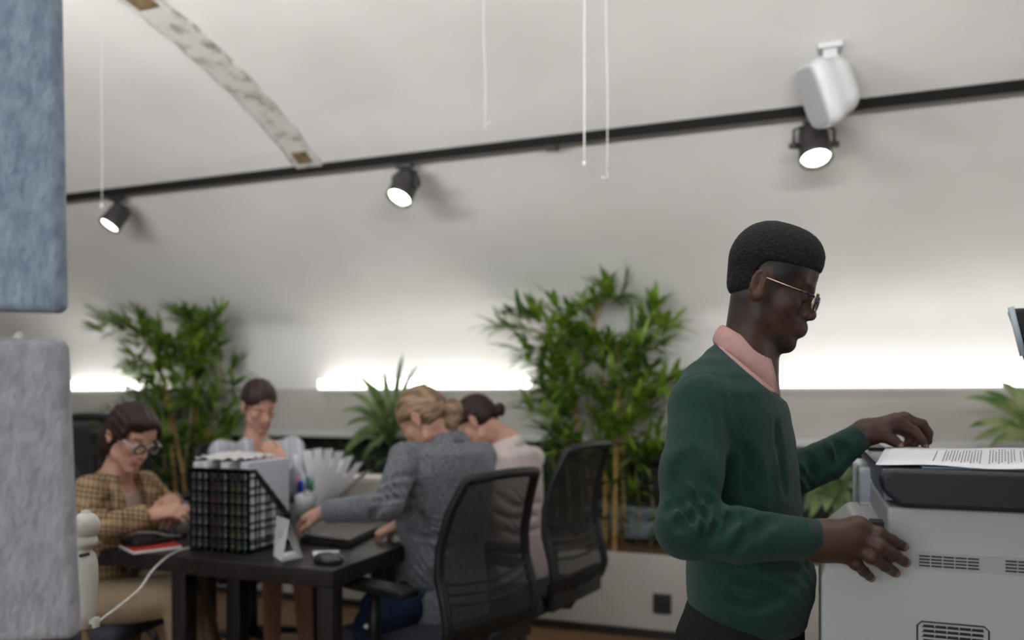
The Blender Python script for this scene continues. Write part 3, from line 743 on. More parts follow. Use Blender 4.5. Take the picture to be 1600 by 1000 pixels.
        rows.append([plane(0.044, -0.012), P_(0.0435, 0.020-0.046*u**1.5), top, P_(0.050, 0.024-0.046*u**1.5), mid, out, out2])
    v = [p for r_ in rows for p in r_]; mcol = len(rows[0])
    cm.add(v, [(i*mcol+j, (i+1)*mcol+j, (i+1)*mcol+j+1, i*mcol+j+1) for i in range(n) for j in range(mcol-1)], True)
    col = cm.build('shirt_collar', m_pink, t, world=True)
    sol = col.modifiers.new('s', 'SOLIDIFY'); sol.thickness = 0.0018
    # trousers
    st = []
    for (py, xb, xf, a) in ((1010, 1060, 1256, 0.150), (975, 1064, 1258, 0.152), (945, 1072, 1256, 0.148), (925, 1078, 1250, 0.145)):
        A, B_ = U(xb, py, YM), U(xf, py, YM); st.append((A.z, (A.x+B_.x)/2, 0, (B_.x-A.x)/2, a))
    cx = st[0][1]; z0 = st[0][0]
    tp = [LOFT((0, YM, 0), (1, 0, 0), (0, 1, 0), (0, 0, 1), [(z0-0.07, cx, 0, 0.105, 0.145)]+st, 0.02)]
    for y in (-1, 1):
        tp += [RC((cx-0.01, YM+0.080*y, 0.84), (cx+0.01, YM+0.105*y, 0.47), 0.095, 0.066, 0.02), RC((cx+0.01, YM+0.105*y, 0.47), (cx-0.01, YM+0.12*y, 0.09), 0.064, 0.052, 0.02, flat=True)]
    sdf_obj('trousers', tp, 0.006, m_black_cloth, t, folds=[(Vector((cx+0.07, YM-0.12, 0.84)), 0.10, (0.4, 0, 1), 0.05, 0.005), (Vector((cx, YM, 0.15)), 0.15, (0, 0, 1), 0.05, 0.005)])
    for y in (-1, 1):
        sp_ = [RC((cx-0.05, YM+0.12*y, 0.05), (cx+0.14, YM+0.14*y, 0.036), 0.044, 0.036, 0.02), BX((cx+0.04, YM+0.13*y, 0.0), (0.3, 0.3, 0.002), None, 0.001, 0.002, 's')]
        sdf_obj('shoe', [sp_[0]], 0.006, m_black_cloth, t)
build_man()
# ------------------------------------------------------------ lighting track, spotlights, speaker, hanging wires
YT = 3.585; ZT = yz(YT)-0.02
t = thing('lighting_track', 'long black lighting track mounted along the sloping ceiling', 'track', (0, YT, ZT))
a, b = U(90, 316, YT), U(1750, 122, YT)
mb = MB(); mb.box((a.x, YT-0.018, ZT-0.018), (b.x+0.3, YT+0.018, ZT+0.026)); mb.build('rail', mat('matt_black_rail', (0.006, 0.006, 0.006), 0.7, spec=0.15), t, world=True)
m_ch = mat('track_channel', (0.10, 0.085, 0.075), 0.4, metal=0.3)
mb = MB(); mb.box((a.x, YT-0.010, ZT-0.021), (b.x+0.3, YT+0.016, ZT-0.017)); mb.build('channel', m_ch, t, world=True)
p = U(862, 226, YT); mb = MB(); mb.box((p.x-0.03, YT-0.024, ZT-0.034), (p.x+0.03, YT+0.022, ZT-0.018), bev=0.004); mb.build('connector', m_bplastic, t, world=True)
m_spot = mat('spotlight_lens', (0.9, 0.95, 0.9), 0.3, emis=(0.93, 1.0, 0.95), estr=16.0)
m_spotrim = mat('reflector_ring', (0.25, 0.27, 0.2), 0.25, metal=0.8)
m_spotbody = mat('anthracite_metal', (0.030, 0.027, 0.027), 0.4, spec=0.5)
def spot(px, py, label, tilt, pan, sc=1.0):
    tilt = -tilt
    p = U(px, py, YT-0.02); x = p.x
    t = thing('track_spotlight', label, 'spotlight', (x, YT, ZT-0.02), group='spotlights on the lighting track')
    mb = MB(); mb.box((x-0.045, YT-0.018, ZT-0.045), (x+0.045, YT+0.018, ZT-0.020), bev=0.005); mb.tube([(x, YT, ZT-0.045), (x, YT, ZT-0.065)], 0.014, 10); mb.build('adapter', m_bplastic, t, world=True)
    M = Matrix.Translation((x, YT, ZT-0.14)) @ Matrix.Rotation(math.radians(pan), 4, 'Z') @ Matrix.Rotation(math.radians(tilt), 4, 'X')
    R0 = 0.066*sc; Lh = 0.078*sc
    mb = MB(); mb.lathe([(0, Lh), (R0*0.80, Lh), (R0*0.9, Lh-0.008), (R0*0.95, 0.03), (R0, -Lh+0.02), (R0*1.02, -Lh), (R0*0.94, -Lh), (R0*0.90, -Lh+0.012), (R0*0.7, -Lh+0.022)], 32, M); mb.build('housing', m_spotbody, t, world=True)
    mb = MB(); mb.lathe([(R0*0.93, -Lh+0.002), (R0*0.80, -Lh+0.010), (R0*0.78, -Lh+0.014)], 32, M); mb.build('reflector', m_spotrim, t, world=True)
    mb = MB(); mb.lathe([(0, -Lh+0.008), (R0*0.5, -Lh+0.007), (R0*0.79, -Lh+0.011)], 32, M); mb.build('lens', m_spot, t, world=True)
    Mb = Matrix.Translation((x, YT, ZT-0.14)) @ Matrix.Rotation(math.radians(pan), 4, 'Z')
    mb = MB(); w_ = R0+0.016
    path = [(-w_, 0, 0), (-w_, 0, 0.065), (-w_*0.6, 0, 0.078), (w_*0.6, 0, 0.078), (w_, 0, 0.065), (w_, 0, 0)]
    mb.tube([Mb @ Vector(q) for q in path], 0.007, 6)
    for s in (-1, 1): mb.tube([Mb @ Vector((s*(R0-0.004), 0, 0)), Mb @ Vector((s*(w_+0.018), 0, 0))], 0.013, 10)
    mb.build('yoke', m_bmetal, t, world=True)
    d = (M.to_3x3() @ Vector((0, 0, -1)))
    l = bpy.data.lights.new('spot_beam', 'SPOT'); l.energy = 16; l.spot_size = math.radians(70); l.spot_blend = 0.7; l.shadow_soft_size = 0.05; l.color = (1.0, 0.97, 0.93)
    o = bpy.data.objects.new('spot_beam', l); COL.objects.link(o); o.location = M @ Vector((0, 0, -Lh-0.01)); o.rotation_euler = d.to_track_quat('-Z', 'Y').to_euler()
spot(177, 330, 'leftmost black spotlight on the track, tilted beside the felt panel', 34, -28, 0.92)
spot(629, 280, 'black spotlight on the track near the middle of the room', 32, -16)
spot(1272, 212, 'black spotlight on the track partly behind the white speaker', 24, 14)
# speaker
m_wpl = mat('white_speaker_plastic', (0.50, 0.51, 0.52), 0.4, spec=0.4)
m_grille = mat('white_grille', (0.42, 0.44, 0.46), 0.6, 0.6, 900)
c = U(1297, 140, 3.30)
t = thing('wall_speaker', 'white loudspeaker hanging from the sloping ceiling by a bracket', 'speaker', c)
M = Matrix.Translation(c) @ Matrix.Rotation(math.radians(-160), 4, 'Z') @ Matrix.Rotation(math.radians(24), 4, 'Y') @ Matrix.Rotation(math.radians(-12), 4, 'X')
R_ = np.array(M.to_3x3().transposed())
sp = [BX(c, (0.088, 0.082, 0.110), R_, 0.065, 0.03), BX(M @ Vector((0.045, 0, 0)), (0.036, 0.090, 0.124), R_, 0.034, 0.05), BX(M @ Vector((0.088, 0, 0)), (0.012, 0.2, 0.2), R_, 0.002, 0.002, 's')]
sdf_obj('cabinet', sp, 0.004, m_wpl, t)
mb = MB()
g = []
for i in range(40):
    a_ = 2*PI*i/40; ca, sa = math.cos(a_), math.sin(a_); g.append(M @ Vector((0.0775, 0.078*math.copysign(abs(ca)**0.5, ca), 0.112*math.copysign(abs(sa)**0.5, sa))))
mb.prism(g, (M.to_3x3() @ Vector((0.003, 0, 0)))); mb.build('grille', m_grille, t, world=True)
top = U(1297, 76, 3.32); zt = yz(3.32)
mb = MB(); mb.box((top.x-0.026, 3.29, c.z+0.10), (top.x+0.026, 3.315, zt+0.01), bev=0.004); mb.box((top.x-0.045, 3.27, zt-0.012), (top.x+0.045, 3.35, zt+0.01), bev=0.004); mb.box((top.x-0.03, 3.25, c.z+0.098), (top.x+0.03, 3.33, c.z+0.112), bev=0.004)
mb.build('bracket', m_wpl, t, world=True)
m_dk = mat('dark_slot', (0.03, 0.03, 0.03), 0.6)
# hanging wires
m_wire = mat('pale_nylon_line', (0.55, 0.55, 0.54), 0.4)
def wire(px, top_py, bot_py, Y, label, kind, bend=0.0, rad=0.0018):
    a = U(px, bot_py, Y); b = Vector((a.x, Y, yz(Y)))
    t = thing('hanging_wire', label, 'wire', b, group='thin wires hanging from the ceiling')
    pts = [a+(b-a)*k/10+Vector((bend*math.sin(k*0.6), 0, 0)) for k in range(11)]
    mb = MB(); mb.tube(pts, rad, 6); mb.build('line', m_wire, t, world=True)
    mb = MB()
    if kind == 'toggle': mb.tube([pts[0]+Vector((0.03, 0, 0.01)), pts[0], pts[0]+Vector((0.008, 0, -0.028))], 0.003, 6)
    elif kind == 'knot': mb.ball(pts[0], (0.007, 0.007, 0.010), 10)
    else: mb.tube([pts[0], pts[0]+Vector((0.004, 0, -0.018)), pts[0]+Vector((-0.012, 0, -0.024)), pts[0]+Vector((-0.018, 0, -0.012))], 0.0025, 6)
    mb.build('hook', m_wpl, t, world=True)
wire(757, 0, 196, 2.75, 'thin wire with a small metal toggle, left of the middle pair', 'toggle', 0.004)
wire(913, 0, 256, 2.55, 'thicker pale wire ending in a small white knot', 'knot', rad=0.0026)
wire(948, 20, 268, 2.70, 'thin pale wire with a tiny hook, right of the thicker one', 'hook', 0.003)
wire(159, 170, 322, 2.60, 'thin wire hanging in front of the leftmost spotlight', 'knot', 0.002, rad=0.0011)
# ------------------------------------------------------------ copier
YP = 1.34
m_prn = mat('pale_grey_copier_plastic', (0.40, 0.405, 0.405), 0.5, 0.06, 900, spec=0.4)
m_prn2 = mat('bluish_grey_copier_plastic', (0.40, 0.44, 0.50), 0.45, spec=0.4)
m_scan = mat('charcoal_copier_plastic', (0.018, 0.017, 0.022), 0.5, spec=0.3)
m_scan_top = mat('violet_grey_top', (0.12, 0.12, 0.16), 0.35, spec=0.5)
m_glassb = mat('scanner_glass', (0.05, 0.055, 0.06), 0.04, spec=0.8)
m_paper = mat('white_paper', (0.72, 0.72, 0.76), 0.7)
m_ink = mat('grey_print', (0.20, 0.20, 0.23), 0.8)
XR = 1.35
prn = thing('copier', 'large pale grey office copier with a dark scanner top the man leans on', 'copier', (0.75, 1.7, 0))
YB = 1.98
zt = U(1400, 733, YP).z
def PV(px, py, Y=YP): return U(px, py, Y)
x1 = PV(1387, 800).x; zs = PV(1387, 796).z; x0 = PV(1283, 880).x; zlo = PV(1283, 878).z; zsh = PV(1387, 838).z
# body: front outline extruded back, narrowing shoulder
YS = 1.76; xc = PV(1344, 842).x
mb = MB(); f_ = [(x0, 0.12), (XR, 0.12), (XR, zs+0.004), (x1, zs+0.004), (x1, zsh), (xc, zsh), (x0+0.006, zlo), (x0, zlo-0.025)]
n = len(f_); v = [(x, YP, z) for x, z in f_]+[(x, YS, z) for x, z in f_]
mb.add(v, [tuple(range(n)), tuple(range(n, 2*n))[::-1]]+[(i, n+i, n+(i+1) % n, (i+1) % n) for i in range(n)])
body = mb.build('body', m_prn, prn, world=True)
mb = MB(); mb.box((x0+0.10, YS-0.01, 0.12), (XR, YB, zsh-0.02), bev=0.01); mb.build('rear_body', m_prn, prn, world=True)
bv = body.modifiers.new('b', 'BEVEL'); bv.width = 0.006; bv.segments = 3; bv.limit_method = 'ANGLE'
# side column, bluish
xcl = U(1341, 760, 1.74).x
mb = MB(); mb.box((xcl, 1.72, zsh-0.04), (XR, YB, zt-0.03), bev=0.012); mb.build('side_column', m_prn2, prn, world=True)
q = U(1360, 792, 1.71); mb = MB(); mb.box((q.x-0.02, 1.700, zsh-0.002), (q.x+0.02, 1.722, zsh+0.006), bev=0.002); mb.build('column_foot', m_prn, prn, world=True)
q = U(1378, 818, 1.42); mb = MB(); mb.box((q.x-0.018, 1.40, zsh+0.004), (q.x+0.004, 1.44, zsh+0.012)); mb.build('latch', m_scan, prn, world=True)
# scanner: front band with chamfered left corner
zb = PV(1400, 790).z; xs = PV(1374, 770).x; xf = PV(1408, 735).x
mb = MB(); o_ = [(xs, zt-0.012), (xs+0.004, zb+0.022), (xs+0.028, zb), (XR, zb-0.004), (XR, zt), (xs+0.012, zt)]
n = len(o_); v = [(x, YP-0.022, z) for x, z in o_]+[(x, YP+0.03, z) for x, z in o_]
mb.add(v, [tuple(range(n)), tuple(range(n, 2*n))[::-1]]+[(i, n+i, n+(i+1) % n, (i+1) % n) for i in range(n)])
sc_ = mb.build('scanner_front', m_scan, prn, world=True); bv = sc_.modifiers.new('b', 'BEVEL'); bv.width = 0.007; bv.segments = 3
xsb = PV(1342, 702, YB).x
mb = MB(); v = [(xs+0.008, YP+0.02, zt-0.05), (XR, YP+0.02, zt-0.05), (XR, YB, zt-0.05), (xsb+0.01, YB, zt-0.05), (xs+0.006, YP+0.02, zt-0.002), (XR, YP+0.02, zt-0.002), (XR, YB, zt-0.002), (xsb, YB, zt-0.002)]
mb.add(v, [(0, 3, 2, 1), (4, 5, 6, 7), (0, 1, 5, 4), (1, 2, 6, 5), (2, 3, 7, 6), (3, 0, 4, 7)]); mb.build('scanner_bed', m_scan_top, prn, world=True)
mb = MB(); mb.box((xs+0.065, YP+0.055, zt-0.003), (XR-0.05, YP+0.085, zt+0.001)); mb.build('feed_window', mat('pale_blue_strip', (0.30, 0.42, 0.50), 0.2), prn, world=True)
mb = MB(); mb.box((xs+0.065, YP+0.11, zt-0.003), (XR-0.05, YB-0.10, zt+0.0015)); mb.build('glass_bed', m_glassb, prn, world=True)
mb = MB(); mb.box((xsb+0.01, YB-0.16, zt-0.045), (xsb+0.045, YB+0.01, zt+0.004), bev=0.004); mb.build('bed_rail', m_scan, prn, world=True)
# vents
def vents(x0_, z1_, cols, rows, cw, ch, gapx, gapz, gaps, skew, name):
    for r in range(rows):
        mb = MB()
        for c_ in range(cols):
            if c_ in gaps:
                if mb.v: mb.build(name, m_scan, prn, world=True); mb = MB()
                continue
            xx = x0_+c_*(cw+gapx); zz = z1_-r*(ch+gapz)
            mb.box((xx, YP-0.0015, zz-ch), (xx+cw, YP+0.004, zz))
        if mb.v: mb.build(name, m_scan, prn, world=True)
a = PV(1436, 867); b = PV(1436, 884); vents(a.x, a.z, 26, 4, 0.0145, 0.0022, 0.0016, 0.0026, (5, 6, 12, 13, 19, 20), 0, 'upper_vent')
mb = MB(); a2 = PV(1430, 865); b2 = PV(1700, 890); mb.box((a2.x, YP-0.0006, a2.z-0.023), (XR-0.1, YP+0.002, a2.z+0.003)); mb.build('vent_recess', mat('recess_plastic', (0.35, 0.355, 0.355), 0.6), prn, world=True)
a = PV(1460, 977); vents(a.x-0.015, a.z, 5, 8, 0.0145, 0.0030, 0.0016, 0.0042, (), 0, 'lower_vent')
a = PV(1433, 970); b = PV(1545, 975); mb = MB(); w2 = b.x-a.x
mb.tube([(a.x, YP-0.001, a.z-0.07), (a.x, YP-0.001, a.z-0.006), (a.x+0.006, YP-0.001, a.z), (b.x-0.006, YP-0.001, a.z), (b.x, YP-0.001, a.z-0.006), (b.x, YP-0.001, a.z-0.07)], 0.0012, 6, close=True); mb.build('filter_outline', m_scan, prn, world=True)
for i in range(7):
    mb = MB(); mb.tube([(a.x+0.006, YP-0.0005, a.z-0.008-0.0072*i), (b.x-0.006, YP-0.0005, a.z-0.008-0.0072*i)], 0.0006, 4); mb.build('filter_rib', m_scan, prn, world=True)
mb = MB(); mb.box((x0+0.03, YP+0.02, 0.03), (XR-0.02, YB-0.02, 0.13)); mb.build('base', m_scan, prn, world=True)
for (x, y) in ((x0+0.08, YP+0.07), (XR-0.08, YP+0.07), (x0+0.08, YB-0.07), (XR-0.08, YB-0.07)):
    mb = MB(); mb.tube([(x-0.015, y, 0.03), (x+0.015, y, 0.03)], 0.03, 14); mb.build('caster', m_bplastic, prn, world=True)
# open lid, hinged at the back
A = U(1575, 484, YB-0.02); Bp = U(1612, 600, YB-0.02)
mb = MB(); zh = zt+0.0; xh0 = Bp.x-0.0
pp = [(A.x, YB-0.05, A.z), (XR+0.05, YB-0.05, A.z+0.02), (XR+0.05, YB-0.03, zh), (A.x+0.10, YB-0.03, zh+0.0), (A.x+0.075, YB-0.03, A.z-0.24)]
mb.prism(pp, (0, 0.05, 0)); lid = mb.build('lid', m_scan, prn, world=True); bv = lid.modifiers.new('b', 'BEVEL'); bv.width = 0.008; bv.segments = 3
mb = MB(); mb.tube([(A.x-0.002, YB-0.055, A.z+0.002), (A.x+0.020, YB-0.055, A.z-0.10)], 0.006, 8); mb.build('lid_edge', m_prn2, prn, world=True)
# sheet on the glass
zg = zt+0.0025; c1, c2, c3, c4 = Uz(1368, 727, zg), Uz(1384, 701, zg), Uz(1630, 703, zg), Uz(1640, 737, zg)
def sheet(c1, c2, c3, c4, n=14, m=4, lift=0.003):
    v = []
    for i in range(n+1):
        for j in range(m+1):
            s, t_ = i/n, j/m; p = (c1*(1-t_)+c2*t_)*(1-s)+(c4*(1-t_)+c3*t_)*s
            v.append((p.x, p.y, p.z+lift*math.sin(s*PI*1.5+t_)**2+0.0012))
    return v, [(i*(m+1)+j, (i+1)*(m+1)+j, (i+1)*(m+1)+j+1, i*(m+1)+j+1) for i in range(n) for j in range(m)]
v, f = sheet(c1, c2, c3, c4); pap = thing('paper_sheet', 'printed white sheet lying on the copier glass under the man\'s hand', 'paper', c1)
mb = MB(); mb.add(v, f, True); o = mb.build('sheet', m_paper, pap, world=True); o.modifiers.new('s', 'SOLIDIFY').thickness = 0.0008
mb = MB()
for i in range(34):
    s = 0.34+0.62*i/34
    if i in (1, 2, 16, 17, 27): continue
    e = 0.16+0.05*((i*7) % 3); e2 = 0.86-0.10*((i*5) % 4 == 0)
    for k in range(6):
        t0 = e+(e2-e)*k/6; t1 = e+(e2-e)*(k+0.82)/6
        q = []
        for (s_, t_) in ((s, t0), (s+0.006, t0), (s+0.006, t1), (s, t1)):
            p = (c1*(1-t_)+c2*t_)*(1-s_)+(c4*(1-t_)+c3*t_)*s_; q.append((p.x, p.y, p.z+0.003*math.sin(s_*PI*1.5+t_)**2+0.0022))
        mb.add(q, [(0, 1, 2, 3)])
mb.build('printed_lines', m_ink, pap, world=True)
# ------------------------------------------------------------ the four women at the desk
SKIN_L = (0.50, 0.285, 0.21); LIP_L = (0.40, 0.13, 0.12)
m_skin = mat('light_skin', (1, 1, 1), 0.5, 0.08, 300, spec=0.35, attr=True, col2=(0.93, 0.90, 0.88), cscale=50)
m_hair_dk = mat('dark_brown_hair', (0.014, 0.007, 0.006), 0.5, 0.25, 90, spec=0.25, col2=(0.030, 0.014, 0.010), cscale=40, stretch=(1, 1, 0.15))
m_hair_bl = mat('blonde_hair', (0.13, 0.080, 0.045), 0.5, 0.6, 90, spec=0.35, col2=(0.30, 0.20, 0.125), cscale=38, stretch=(0.3, 1, 1), cr=(0.4, 0.6))
m_grey = mat('grey_wool_blazer', (0.085, 0.095, 0.115), 0.9, 0.5, 300, spec=0.15, col2=(0.20, 0.215, 0.24), cscale=120, cdetail=6, sheen=0.1)
m_cream = mat('pale_pink_shirt', (0.50, 0.43, 0.42), 0.85, 0.2, 200, spec=0.2, col2=(0.56, 0.49, 0.48), cscale=20)
m_khaki = mat('khaki_trousers', (0.23, 0.17, 0.105), 0.85, 0.2, 200, spec=0.2, col2=(0.27, 0.20, 0.13), cscale=15)
m_jeans = mat('dark_blue_denim', (0.005, 0.010, 0.026), 0.85, 0.3, 300, spec=0.15, col2=(0.012, 0.024, 0.056), cscale=20)
m_nude = mat('dusty_rose_top', (0.42, 0.29, 0.28), 0.8, 0.1, 200)
m_greytr = mat('grey_trousers', (0.09, 0.085, 0.09), 0.85, 0.2, 200, col2=(0.12, 0.115, 0.12), cscale=14)
def pattern(name, base, lines, rough=0.85):      # woven checks / stripes: lines = (axis vector, frequency, duty, colour, strength)
    m = mat(name, base, rough, 0.3, 300, spec=0.15); nt = m.node_tree; n = nt.nodes; L = nt.links
    tc = n.new('ShaderNodeTexCoord'); nzt = n.new('ShaderNodeTexNoise'); nzt.inputs['Scale'].default_value = 6; L.new(tc.outputs['Object'], nzt.inputs['Vector'])
    cur = None
    for (ax, fq, duty, colr, st_) in lines:
        d = n.new('ShaderNodeVectorMath'); d.operation = 'DOT_PRODUCT'; d.inputs[1].default_value = ax; L.new(tc.outputs['Object'], d.inputs[0])
        a = n.new('ShaderNodeMath'); a.operation = 'MULTIPLY_ADD'; a.inputs[1].default_value = 0.025; L.new(nzt.outputs['Fac'], a.inputs[0]); L.new(d.outputs['Value'], a.inputs[2])
        b = n.new('ShaderNodeMath'); b.operation = 'MULTIPLY'; b.inputs[1].default_value = fq; L.new(a.outputs[0], b.inputs[0])
        c = n.new('ShaderNodeMath'); c.operation = 'FRACT'; L.new(b.outputs[0], c.inputs[0])
        e = n.new('ShaderNodeMath'); e.operation = 'LESS_THAN'; e.inputs[1].default_value = duty; L.new(c.outputs[0], e.inputs[0])
        g = n.new('ShaderNodeMath'); g.operation = 'MULTIPLY'; g.inputs[1].default_value = st_; L.new(e.outputs[0], g.inputs[0])
        mx = n.new('ShaderNodeMixRGB'); L.new(g.outputs[0], mx.inputs[0])
        if cur is None: mx.inputs[1].default_value = (*base, 1)
        else: L.new(cur, mx.inputs[1])
        mx.inputs[2].default_value = (*colr, 1); cur = mx.outputs[0]
    L.new(cur, n['Principled BSDF'].inputs['Base Color']); return m
m_plaid = pattern('brown_checked_wool', (0.33, 0.225, 0.13), [((0.05, 0.2, 1), 62, 0.30, (0.035, 0.022, 0.02), 0.72), ((0.75, 0.66, 0.0), 62, 0.28, (0.04, 0.026, 0.022), 0.62), ((0.05, 0.2, 1), 15.5, 0.10, (0.50, 0.36, 0.18), 0.5)])
m_stripe = pattern('pale_blue_striped_cotton', (0.40, 0.415, 0.47), [((0.8, 0.55, 0.12), 85, 0.30, (0.13, 0.14, 0.21), 0.6), ((0.8, 0.55, 0.12), 17, 0.12, (0.60, 0.60, 0.64), 0.7)])
m_bluehorn = mat('pale_spectacle_frame', (0.45, 0.42, 0.42), 0.3); m_clear = glassy('clear_glass', (0.8, 0.85, 0.9), 0.93)

def seated(label, H, neck, shR, shL, elR, elL, wrR, wrL, hip, face, top_m, leg_m, knR, knL, anR, anL, hands, res=0.0042, group=None, torso=None, thick=0.0, hem=0.0, v_open=None, blouse=None, folds=None, sleeve=(0.052, 0.044, 0.036), bare=False, collar=None, crease=None, seams=None, lat=(0.155, 0.150, 0.165, 0.175), fore=(0.115, 0.105, 0.110, 0.095)):
    """one woman: body, clothes; every joint is a point of the room"""
    t = thing('person', label, 'person', (hip.x, hip.y, 0), group=group)
    bp = head_prims(H, fem=True, nose=0.85, lips=1.0); P = head_paint(H, SKIN_L, LIP_L, (0.10, 0.05, 0.035))
    bp += [RC(H(-0.025, 0, -0.03), neck, 0.044, 0.046, 0.02), RC(H(0.01, 0, -0.06), neck, 0.028, 0.036, 0.02)]
    w_ = (neck-hip).normalized(); v = (shL-shR); v = (v-w_*v.dot(w_)).normalized(); u = v.cross(w_).normalized()
    L_ = (neck-hip).length
    fw = Vector((math.cos(math.radians(face)), math.sin(math.radians(face)), 0))
    if u.dot(fw) < 0: u = -u
    # limbs under the cloth
    bp += [RC(neck, hip, 0.05, 0.09, 0.03), RC(neck-w_*0.07, shR, 0.036, 0.030, 0.03), RC(neck-w_*0.07, shL, 0.036, 0.030, 0.03)]
    for s, e, r_ in ((shR, elR, wrR), (shL, elL, wrL)): bp += [RC(s, e, 0.034, 0.029, 0.02), RC(e, r_, 0.029, 0.021, 0.015)]
    for k, (fd, bk, sd, curl, th) in enumerate(hands):
        bp += hand_prims((wrR, wrL)[k], fd, bk, sd, curl, 5, 0.92, th)
    hv = v*0.085
    lr = 1.0 if bare else 0.8
    for s, kn, an in ((-1, knR, anR), (1, knL, anL)):
        bp += [RC(hip+hv*s+Vector((0, 0, 0.0)), kn, 0.075*lr, 0.054*lr, 0.03), RC(kn, an, 0.050*lr, 0.034*lr, 0.02)]
        ft = Vector((an.x, an.y, 0.03))+fw*0.13; bp += [RC(an, Vector((an.x, an.y, 0.045))-fw*0.02, 0.032, 0.03, 0.01), RC(Vector((an.x, an.y, 0.04)), ft, 0.032, 0.024, 0.02)]
    st = [(-0.06-hem, 0, 0, fore[0]+0.012, lat[0]+0.012), (0.0, 0, 0, fore[0]+0.008, lat[0]+0.005), (L_*0.28, 0, 0, fore[1]*0.95, lat[1]*0.90), (L_*0.55, 0.012, 0, fore[2]+0.006, lat[2]), (L_*0.78, 0.0, 0, fore[3], lat[3]), (L_*0.90, -0.008, 0, fore[3]*0.86, lat[3]*0.74), (L_*0.97, -0.005, 0, 0.058, 0.075), (L_*1.03, 0.0, 0, 0.048, 0.050)]
    if torso: st = torso(L_)
    bp.append(LOFT(hip, u, v, w_, [(a, b, c, d-0.012, e-0.012) for (a, b, c, d, e) in st[1:]], 0.02))
    body = sdf_obj('body', bp, res, m_skin, t, paint=P, base=SKIN_L)
    big = [LOFT(hip, u, v, w_, [(a, b, c, d+thick, e+thick) for (a, b, c, d, e) in st], 0.02)]
    for s, e, r_ in ((shR, elR, wrR), (shL, elL, wrL)):
        inn = neck-w_*0.05+(s-neck)*0.35
        cu = e+(r_-e)*0.90
        big += [RC(inn, s, sleeve[0]*0.95, sleeve[0], 0.03), RC(s, e, sleeve[0], sleeve[1], 0.015), RC(e, cu, sleeve[1], sleeve[2], 0.012, flat=True)]
    if v_open:
        c = neck+u*v_open[0]-w_*v_open[1]; Rv = np.array([list(u), list(v), list(w_)])
        big.append(EL(c, (v_open[2], v_open[3], v_open[4]), Rv, 0.004, 's'))
    if crease: big += creases(big, crease, 0.0062, 0.020)
    if seams: big += creases(big, seams, 0.0022, 0.004)
    sdf_obj('jacket' if blouse else 'shirt', big, res, top_m, t, folds=folds)
    if blouse:
        sdf_obj('blouse', [LOFT(hip, u, v, w_, [(a, b, c_, d-0.004, e-0.006) for (a, b, c_, d, e) in st[1:-2]], 0.02), EL(neck+u*0.06-w_*0.0, (0.06, 0.055, 0.055), np.array([list(u), list(v), list(w_)]), 0.004, 's')], res, blouse, t)
    if collar:
        cm = MB(); n = 28; rows = []
        for i in range(n+1):
            a = math.radians(28)+(2*PI-math.radians(56))*i/n; q = abs(a-PI)/PI; ca, sa = math.cos(a), math.sin(a)
            def Pc(r, h): return neck+u*(r*ca)+v*(r*sa)+w_*h
            rows.append([Pc(0.050, -0.03-0.03*q), Pc(0.048, 0.022-0.04*q), Pc(0.052, 0.026-0.045*q), Pc(0.075+0.01*q, -0.015-0.05*q)])
        vv = [p for r_ in rows for p in r_]
        cm.add(vv, [(i*4+j, (i+1)*4+j, (i+1)*4+j+1, i*4+j+1) for i in range(n) for j in range(3)], True)
        o = cm.build('collar', collar, t, world=True); o.modifiers.new('s', 'SOLIDIFY').thickness = 0.003
    lg = []
    if leg_m is not None:
        lg.append(EL(hip+Vector((0, 0, -0.01)), (0.135, 0.165, 0.11), np.array([list(u), list(v), list(w_)]), 0.03))
        for s, kn, an in ((-1, knR, anR), (1, knL, anL)):
            lg += [RC(hip+hv*s, kn, 0.092, 0.070, 0.03), RC(kn, an+Vector((0, 0, 0.03)), 0.066, 0.056, 0.012, flat=True)]
        sdf_obj('trousers', lg, 0.007, leg_m, t, folds=[(knR+Vector((0, 0, 0.02)), 0.08, fw, 0.06, 0.006), (hip+fw*0.12, 0.10, fw, 0.07, 0.006)])
    return t, body, u, v, w_
def face_hair(H, body, m, extra=(), low=-0.03, front=0.062, back_z=-0.05, sc=1.0, res=0.004, bump=0.0015, part=0.0):
    s = H.sc; R = H.R
    hp = [EL(H(-0.008, 0, 0.052), [0.104*s*sc, 0.086*s*sc, 0.092*s*sc], R), EL(H(-0.045, 0, 0.0), [0.066*s, 0.072*s, 0.062*s], R, 0.03)]
    hp += [BX(H(0.135, 0, -0.085+(front-0.062)*-0.35), [0.105*s, 0.13*s, 0.135*s], H.rot('Y', math.radians(-16)), 0.03, 0.010, 's'), BX(H(0.0, 0, back_z-0.1), [0.2*s, 0.14*s, 0.1*s], H.rot('Y', math.radians(10)), 0.01, 0.012, 's')]
    for y in (-1, 1): hp.append(EL(H(0.000, 0.090*y, -0.002), [0.024*s, 0.020*s, 0.036*s], R, 0.006, 's'))
    hp += list(extra)
    def strands(P):
        q = (P-A3(H.o))@R.T/s; an = np.arctan2(q[:, 1], q[:, 2]+0.05)
        return bump*np.sin(an*38+8*q[:, 0]/0.1*0.4)
    return sdf_obj('hair', hp, res, m, body, extra=strands, sm=0)

